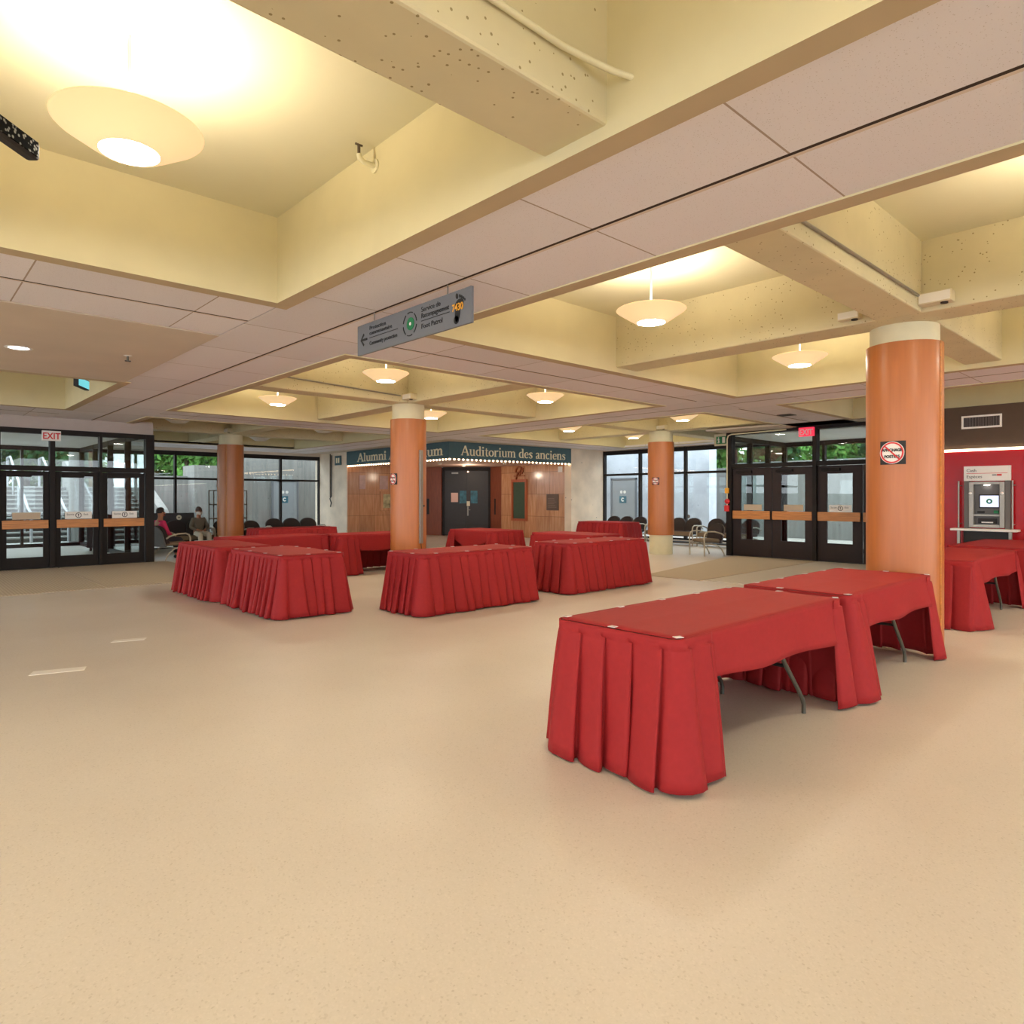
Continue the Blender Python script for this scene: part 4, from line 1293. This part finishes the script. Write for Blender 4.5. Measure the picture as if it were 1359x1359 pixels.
# dark board and thin rack behind the seats
t = thing('display_board', 'low dark display board with round sticker behind the seated people', 'board', (5.2, 20.9, 0), R(-12))
MB().box(-1.3, 1.35, -.03, .03, .08, 1.0, 0, .01).build('board', M['blackdoor'], t)
for x in (-1.2, 1.25):
    MB().box(x-.03, x+.03, -.2, .2, 0, .08, 0, .008).build('foot', M['black'], t)
MB().disc(.95, .87, .02, .07, -.036, -.03).build('round_sticker', M['offwhite'], t)
t = thing('wire_rack', 'thin brown metal rack with shelves left of the leftmost column', 'rack', (7.2, 21.0, 0), 0)
rk = MB()
for x in (0, 1.0):
    for y in (0, .4):
        rk.tube([(x, y, 0), (x, y, 1.66)], .016, 8)
rk.tube([(0, 0, 1.66), (1, 0, 1.66)], .014, 8).tube([(0, .4, 1.66), (1, .4, 1.66)], .014, 8).tube([(0, 0, 1.66), (0, .4, 1.66)], .014, 8).tube([(1, 0, 1.66), (1, .4, 1.66)], .014, 8)
rk.build('rack_frame', M['bark'], t)
for z in (.35, .8, 1.23):
    MB().box(0, 1, 0, .4, z-.02, z+.02).build('shelf', M['bark'], t)

# ------------------------------------------------------------------ people
def skin_obj(name, chains, m, parent, subs=2):
    """limbs grown round a skeleton: chains of (point, radius), shared points joined"""
    pts, rad, edges, idx = [], [], [], {}
    for ch in chains:
        prev = None
        for p, r in ch:
            k = tuple(round(v, 3) for v in p)
            if k not in idx:
                idx[k] = len(pts)
                pts.append(p)
                rad.append(r)
            if prev is not None and prev != idx[k]:
                edges.append((prev, idx[k]))
            prev = idx[k]
    me = bpy.data.meshes.new(name)
    me.from_pydata(pts, edges, [])
    me.materials.append(m)
    o = bpy.data.objects.new(name, me)
    col.objects.link(o)
    sk = o.modifiers.new('skin', 'SKIN')
    sk.use_smooth_shade = True
    o.modifiers.new('smooth', 'SUBSURF').levels = subs
    o.modifiers['smooth'].render_levels = subs
    for d, r in zip(me.skin_vertices[0].data, rad):
        rr = r if isinstance(r, tuple) else (r, r)
        d.radius = rr
        d.use_root = False
    me.skin_vertices[0].data[0].use_root = True
    if parent:
        o.parent = parent
    return o

def person(label, loc, rot, scale, top, trousers, hairm, mask=True, lean=0., shoes='ink', arms='lap'):
    """seated figure facing local -y, hips on a 0.42 m seat"""
    sw, hp = .17, .095
    pel, wst, chs, nek, hd0 = (0, .02, .52), (0, .05+lean, .66), (0, .06+lean, .86), (0, .05+lean, 1.02), (0, .03+lean, 1.1)
    ch = [[(pel, (.13, .11)), (wst, (.125, .095)), (chs, (.14, .1)), (nek, (.052, .052)), (hd0, (.06, .065)), ((0, .02+lean, 1.17), (.075, .092)), ((0, .03+lean, 1.24), (.07, .085)), ((0, .035+lean, 1.285), (.04, .05))]]
    hands = []
    for s in (-1, 1):
        sh = (s*sw, .06+lean, .94)
        el = (s*.25, .0+lean*.5, .69)
        wr = (s*.09, -.2, .62)
        ch.append([(chs, (.14, .1)), (sh, .055), (el, .042), (wr, .028)])
        # palm, four fingers and thumb
        pm = (s*.06, -.235, .612)
        ch.append([(wr, .028), (pm, (.03, .016))])
        for k, (ox, ln) in enumerate(((-.03, .06), (-.01, .075), (.01, .07), (.028, .055))):
            b = (pm[0]+ox*.8-s*.01, pm[1]-.025, pm[2])
            ch.append([(pm, (.03, .016)), (b, .0095), (b[0:1]+(b[1]-ln*.5, b[2]-.008), .009), (b[0:1]+(b[1]-ln*.85, b[2]-.032), .008)][:4])
        ch.append([(pm, (.03, .016)), ((pm[0]-s*.035, pm[1]-.01, pm[2]+.012), .011), ((pm[0]-s*.055, pm[1]-.035, pm[2]+.008), .009)])
        hip = (s*hp, .0, .5)
        kn = (s*.13, -.42, .5)
        an = (s*.12, -.44, .09)
        ch.append([(pel, (.13, .11)), (hip, .085), (kn, .06), ((s*.125, -.45, .3), .052), (an, .036), ((s*.125, -.52, .045), (.04, .03)), ((s*.13, -.62, .035), (.035, .022))])
    body = skin_obj('person', ch, M['skin'], None)
    tag(body, label, 'person')
    body.location = loc
    body.rotation_euler = (0, 0, rot)
    body.scale = (scale,)*3
    # clothes, grown a little outside the body
    tp = [[((0, .02, .5), (.15, .125)), ((0, .05+lean, .66), (.15, .115)), ((0, .06+lean, .86), (.165, .122)), ((0, .055+lean, .985), (.075, .07))]]
    for s in (-1, 1):
        tp.append([((0, .06+lean, .86), (.165, .122)), ((s*sw, .06+lean, .94), .075), ((s*.25, .0+lean*.5, .69), .06), ((s*.12, -.165, .63), .045)])
    skin_obj('sweater', tp, top, body)
    tr = [[((0, .02, .5), (.15, .12)), ((0, .0, .47), (.14, .11))]]
    for s in (-1, 1):
        tr.append([((0, .0, .47), (.14, .11)), ((s*.1, -.03, .5), .1), ((s*.13, -.42, .5), .08), ((s*.125, -.45, .3), .07), ((s*.12, -.445, .12), .06)])
    skin_obj('trousers', tr, trousers, body)
    for s in (-1, 1):
        MB().box(s*.125-.045, s*.125+.045, -.68, -.4, 0, .08, 0, .03).build('shoe', M[shoes], body)
    # hair as a shell over the back and top of the head
    hv = MB()
    vs, n1, n2 = [], 10, 20
    for i in range(n1+1):
        for j in range(n2):
            th, ph = PI*.62*i/n1, 2*PI*j/n2
            r = 1.0 if math.sin(ph) > -.35 else (.99 if th < 1.0 else .8)
            vs.append((.092*r*math.sin(th)*math.cos(ph), .035+lean+.112*r*math.sin(th)*math.sin(ph), 1.215+.115*math.cos(th)))
    fs = [(i*n2+j, i*n2+(j+1) % n2, (i+1)*n2+(j+1) % n2, (i+1)*n2+j) for i in range(n1) for j in range(n2)]
    hv.add(vs, fs, 0, True).build('hair', hairm, body)
    fy = -.072+lean
    for s in (-1, 1):
        MB().lathe([(.001, .012), (.012, 0), (.001, -.012)], 10).build('eye', M['ink'], body, (s*.034, fy+.012, 1.2))
        MB().lathe([(.001, .035), (.02, .01), (.018, -.02), (.001, -.035)], 10).build('ear', M['skin'], body, (s*.086, .03+lean, 1.18))
    MB().prism([(-.016, 1.15), (.016, 1.15), (0, 1.2)], fy-.02, fy+.03).build('nose', M['skin'], body)
    if mask:
        mv, seg = [], 12
        for j, z in enumerate((1.08, 1.12, 1.155, 1.175)):
            for i in range(seg+1):
                a = R(-165+150*i/seg)
                k = (.9, 1.05, 1.08, 1.0)[j]
                mv.append((.088*k*math.cos(a), .03+lean+.112*k*math.sin(a), z))
        mf = [(j*(seg+1)+i, j*(seg+1)+i+1, (j+1)*(seg+1)+i+1, (j+1)*(seg+1)+i) for j in range(3) for i in range(seg)]
        MB().add(mv, mf, 0, True).build('face_mask', M['white'], body, solid=.004)
    else:
        MB().box(-.025, .025, fy-.002, fy+.03, 1.105, 1.118, 0, .005).build('mouth', M['redink'], body)
    return body
hair_dark = mat('dark_hair', (40, 32, 30), .6)
hair_brown = mat('brown_hair', (78, 56, 48), .6)
person('person in olive sweater, pale trousers and face mask seated with hands in lap', (6.25, 19.35, 0), face((.05, -1)), .9,
       mat('olive_knit', (112, 104, 90), .9, noise=.08, nscale=40), mat('pale_trousers', (222, 214, 196), .85, noise=.04), hair_brown)
person('person in magenta top with dark hair, turned away in the armchair by the left doors', (4.66, 17.0, 0), face((.95, .25)), .92,
       mat('magenta_top', (200, 44, 92), .85, noise=.06, nscale=30), mat('dark_trousers', (52, 48, 56), .85), hair_dark, False)

# ------------------------------------------------------------------ outdoors
g = MB().box(-60, 70, 24.0, 70, -.1, -.02).box(18.7, 70, -40, 24.0, -.1, -.02)
struct(g.build('ground', M['pave']), 'pale paving outside the glass walls', 'ground')
# stairs up from the left entrance
st = MB()
NS, RI, TR = 12, .155, .36
for i in range(NS):
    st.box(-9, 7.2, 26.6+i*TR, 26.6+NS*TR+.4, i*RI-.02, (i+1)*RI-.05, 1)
    st.box(-9, 7.2, 26.56+i*TR, 26.6+(i+1)*TR, (i+1)*RI-.05, (i+1)*RI, 0)
struct(st.build('stairs', [M['tread_lit'], M['riser_shaded']]), 'broad concrete stairs outside the left doors', 'stairs')
te = MB().box(-60, 7.4, 26.6+NS*TR, 60, -.02, NS*RI-.005).box(7.4, 40, 34, 60, -.02, 1.9)
struct(te.build('terrace', M['concrete_out']), 'raised concrete terrace at the top of the stairs', 'terrace')
ck = MB().add([], [])
poly = [(25.6, 0), (26.6, 1.0), (26.6+NS*TR, 1.0+NS*RI), (26.6+NS*TR+.5, 1.0+NS*RI), (26.6+NS*TR+.5, 0)]
n = len(poly)
for x0, x1 in ((7.2, 7.5), (5.0, 5.2)):
    vs = [(x0, a, z) for a, z in poly]+[(x1, a, z) for a, z in poly]
    ck.add(vs, [tuple(range(n)), tuple(range(2*n-1, n-1, -1))]+[(i, i+n, (i+1) % n+n, (i+1) % n) for i in range(n)])
struct(ck.build('stair_cheek', M['concrete_out']), 'sloping concrete cheek walls beside the stairs', 'wall')
def handrail(x, lab):
    t = MB().tube([(x, 25.9, .0), (x, 25.9, .95), (x, 26.6, 1.1), (x, 26.6+NS*TR, 1.1+NS*RI), (x, 26.6+NS*TR+.8, 1.1+NS*RI), (x, 26.6+NS*TR+.8, NS*RI)], .04, 8)
    for i in (2, 6, 10):
        t.tube([(x, 26.6+i*TR, i*RI), (x, 26.6+i*TR, 1.1+i*RI)], .025, 6)
    tag(t.build('handrail', M['railgrey']), lab, 'handrail')
handrail(3.3, 'white handrail on the outdoor stairs at the picture edge')
handrail(4.3, 'white handrail on the outdoor stairs seen through the first full glass door')
handrail(5.6, 'white handrail on the outdoor stairs seen through the middle glass door')
cl = MB().cyl(4.6, 26.0, 0, 5, .28, 24)
struct(cl.build('column_outdoor', M['concrete_out']), 'round concrete column outside above the left doors', 'column')
pr = MB().box(6.2, 6.6, 33, 33.5, 1.8, 5.2)
struct(pr.build('pier_red', M['brick']), 'dark red pier outside beyond the stairs', 'pier')
# walls beyond the left windows
ow = MB().box(7.5, 9.0, 28.6, 29.0, 0, 2.3)
struct(ow.build('wall_court_low', M['concrete_out']), 'low concrete wall outside the left windows', 'wall')
ow = MB().box(8.8, 10.2, 27.8, 29.2, 0, 2.72)
struct(ow.build('wall_court_block', M['concrete_out']), 'stepped concrete block outside the left windows', 'wall')
ow = MB().box(10.2, 16, 26.6, 29.0, 0, 6.5)
struct(ow.build('wall_court_high', M['concrete_out']), 'high concrete wall outside the left windows', 'wall')
def grey_door(loc, rot, lab, w=1.0, h=2.1):
    t = thing('service_door', lab, 'door', loc, rot)
    MB().box(0, w, -.05, 0, 0, h, 0, .006).build('leaf', M['greydoor'], t)
    MB().box(-.07, 0, -.07, 0, 0, h+.07).box(w, w+.07, -.07, 0, 0, h+.07).box(-.07, w+.07, -.07, 0, h, h+.07).build('frame', M['signgrey'], t)
    s = MB().box(w*.32, w*.62, -.056, -.05, 1.22, 1.5).build('blue_sticker', pst, t)
    MB().disc(w*.47, 1.36, .04, .08, -.06, -.056, 0, 40, 320).build('letter_mark', M['white'], s)
    d = MB()
    for k in range(2):
        d.disc(w*.4+k*.17, 1.66, .001, .06, -.056, -.05)
    d.build('white_dots', M['white'], t)
grey_door((11.45, 26.6, 0), 0, 'grey service door in the high concrete wall outside the left windows')
# walls beyond the right windows
pale = mat_concrete('pale_concrete', (190, 196, 206), False)
ow = MB().box(21.5, 22.0, 12.75, 24, 0, 6.5)
struct(ow.build('wall_yard_high', pale), 'pale concrete wall outside the right windows', 'wall')
ow = MB().box(23.5, 24.0, -20, 13.2, 0, 2.75)
struct(ow.build('wall_yard_low', M['concrete_out']), 'lower concrete wall outside the right entrance', 'wall')
te = MB().box(24.0, 60, -30, 24, 0, 2.6)
struct(te.build('terrace_right', M['concrete_out']), 'planted terrace above the lower wall at the right', 'terrace')
grey_door((21.5, 17.1, 0), R(-90), 'grey service door with stickers in the pale wall outside the right windows', 1.15, 2.15)
for i, y in enumerate((17.7, 13.6)):
    t = MB().disc(0, 0, .001, .07, -.03, 0, seg=20).build('wall_outlet', M['bark'], None, (21.5, y, .75), R(-90))
    tag(t, 'small dark round outlet on the pale outdoor wall, %s' % ('left of the grey door' if i == 0 else 'above the row of seats'), 'outlet')
bb = MB().box(34, 40, -6, 13.4, 2.6, 9)
struct(bb.build('building_brick', M['brick']), 'red brick building beyond the right entrance', 'building')

def tree(x, y, z, h, rad, leafm, lab, seed, group):
    rnd = random.Random(seed)
    t = thing('tree', lab, 'tree', (x, y, z), 0, group)
    tk = MB().tube([(0, 0, 0), (.05, .03, h*.3), (-.04, .05, h*.55), (.02, 0, h*.8)], [.14, .11, .08, .04], 8)
    for k in range(5):
        a = rnd.uniform(0, 2*PI)
        z0 = h*rnd.uniform(.3, .6)
        tk.tube([(0, 0, z0), (math.cos(a)*rad*.35, math.sin(a)*rad*.35, z0+rad*.3), (math.cos(a)*rad*.75, math.sin(a)*rad*.75, z0+rad*.5)], [.05, .035, .015], 6)
    tk.build('trunk', M['bark'], t)
    lf = MB()
    for k in range(2600):
        while True:
            p = Vector((rnd.uniform(-1, 1), rnd.uniform(-1, 1), rnd.uniform(-1, 1)))
            if .25 < p.length < 1: break
        lump = .75+.35*math.sin(p.x*5+seed)*math.cos(p.y*4+p.z*5)
        c = Vector((p.x*rad*lump, p.y*rad*lump, h*.52+p.z*h*.52*lump))
        s = rnd.uniform(.12, .26)
        u = Vector((rnd.gauss(0, 1), rnd.gauss(0, 1), rnd.gauss(0, 1))).normalized()
        w = u.orthogonal().normalized()
        b2 = u.cross(w)
        lf.add([c-w*s, c-b2*s*.5, c+w*s, c+b2*s*.5], [(0, 1, 2, 3)])
    lf.build('crown', leafm, t, recalc=False)
ZT = NS*RI
def hedge(x0, x1, y0, y1, z0, z1, leafm, lab, seed):
    rnd = random.Random(seed)
    lf = MB()
    for k in range(2600):
        c = Vector((rnd.uniform(x0, x1), rnd.uniform(y0, y1), z0+(z1-z0)*rnd.random()*(.85+.25*math.sin(k*.37))))
        sz = rnd.uniform(.12, .26)
        u = Vector((rnd.gauss(0, 1), rnd.gauss(0, 1), rnd.gauss(0, 1))).normalized()
        w = u.orthogonal().normalized()
        b2 = u.cross(w)
        lf.add([c-w*sz, c-b2*sz*.5, c+w*sz, c+b2*sz*.5], [(0, 1, 2, 3)])
    tag(lf.build('hedge', leafm, recalc=False), lab, 'hedge')
hedge(0, 9.5, 39.5, 40.5, ZT, ZT+1.7, M['leaf2'], 'pale green hedge at the back of the stair terrace', 71)
hedge(9.5, 18, 39.5, 40.5, ZT, ZT+2.2, M['leaf'], 'tall green hedge behind the court walls outside the left windows', 72)
hedge(30.2, 31.0, 8, 20, 2.6, 4.0, M['leaf'], 'green hedge on the terrace outside the right doors', 73)
for i, (x, y, h, r, m, lab) in enumerate([
    (2.6, 36, 4.0, 1.9, 'leaf3', 'bluish green tree at the left picture edge beyond the stairs'),
    (4.6, 37.5, 3.4, 1.7, 'leaf2', 'pale tree beyond the stairs near the left edge'),
    (5.9, 35.4, 3.9, 1.7, 'leaf3', 'dark green tree beyond the stairs left of the outdoor column'),
    (7.4, 38.5, 3.0, 1.6, 'leaf2', 'bright low tree beyond the stairs right of the EXIT sign'),
    (8.9, 36, 4.4, 1.7, 'leaf3', 'dark conifer seen through the right end of the left transoms'),
    (10.6, 34.8, 4.6, 2.0, 'leaf', 'fresh green tree above the low court wall'),
    (12.6, 36.5, 5.0, 2.2, 'leaf3', 'deep green tree above the stepped court block'),
    (14.8, 35.5, 5.0, 2.0, 'leaf', 'green tree mostly hidden by the high court wall')]):
    tree(x, y, ZT, h, r, M[m], lab, 10+i, 'trees beyond the left windows')
for i, (x, y, h, r, m, lab) in enumerate([
    (26.2, 15.4, 3.2, 1.6, 'leaf', 'green tree above the lower wall left of the right doors'),
    (26.6, 12.6, 2.8, 1.4, 'leaf3', 'bushy tree seen through the left transom of the right doors'),
    (26.2, 10.3, 2.6, 1.3, 'leaf', 'leafy shrub tree seen through the middle transom of the right doors'),
    (29.0, 9.6, 3.6, 1.6, 'leaf3', 'dark tree before the red brick building')]):
    tree(x, y, 2.6, h, r, M[m], lab, 40+i, 'trees beyond the right doors')

# ------------------------------------------------------------------ light
def point(name, loc, e, color, rad):
    l = bpy.data.lights.new(name, 'POINT')
    l.energy = e
    l.color = color
    l.shadow_soft_size = rad
    o = bpy.data.objects.new(name, l)
    col.objects.link(o)
    o.location = loc
for i, (x, y, lab) in enumerate(lit_spots):
    point('pendant_bulb', (x, y, ZL+.075), P_UP, LAMP, .06)
for x, y in ((5.5, .35), (8.72, .35), (-3., 3.8), (.9, .15), (-3., .15), (5.5, -5.), (8.7, -5.), (13., -5.), (.9, -5.), (-3., 12.5), (-7., 3.8), (-7., .15), (-3, -5.), (-7., 8.5), (13., .4)):     # the same lamps behind and beside the camera
    dup(pend, (x, y, ZL), label='lit bowl pendant lamp hanging behind the camera', group='bowl pendants behind the camera')
    point('pendant_bulb', (x, y, ZL+.075), P_UP, LAMP, .06)
point('soffit_bulb', (15.0, 18.4, 2.3), 18, (1, .8, .6), .1)

wd = bpy.data.worlds.new('daylight')
scene.world = wd
wd.use_nodes = True
bg = wd.node_tree.nodes['Background']
bg.inputs['Color'].default_value = (.88, .94, 1.0, 1)
bg.inputs['Strength'].default_value = SKY

# ------------------------------------------------------------------ camera
cam = bpy.data.cameras.new('camera')
co = bpy.data.objects.new('camera', cam)
col.objects.link(co)
co.location = (0, 0, 1.45)
co.rotation_euler = (R(90), 0, R(CAM_A-90))
cam.sensor_width = 36
cam.lens = 36*889/1359
cam.shift_y = (660-679.5)/1359
cam.clip_end = 300
scene.camera = co
vs_ = scene.view_settings
vs_.view_transform = 'Standard'
vs_.look = 'None'
vs_.exposure = EXPO
vs_.gamma = 1
vs_.use_curve_mapping = False
scene.cycles.max_bounces = 10
scene.cycles.diffuse_bounces = 6
scene.cycles.transparent_max_bounces = 24
scene.cycles.use_denoising = True
scene.cycles.sample_clamp_indirect = 6
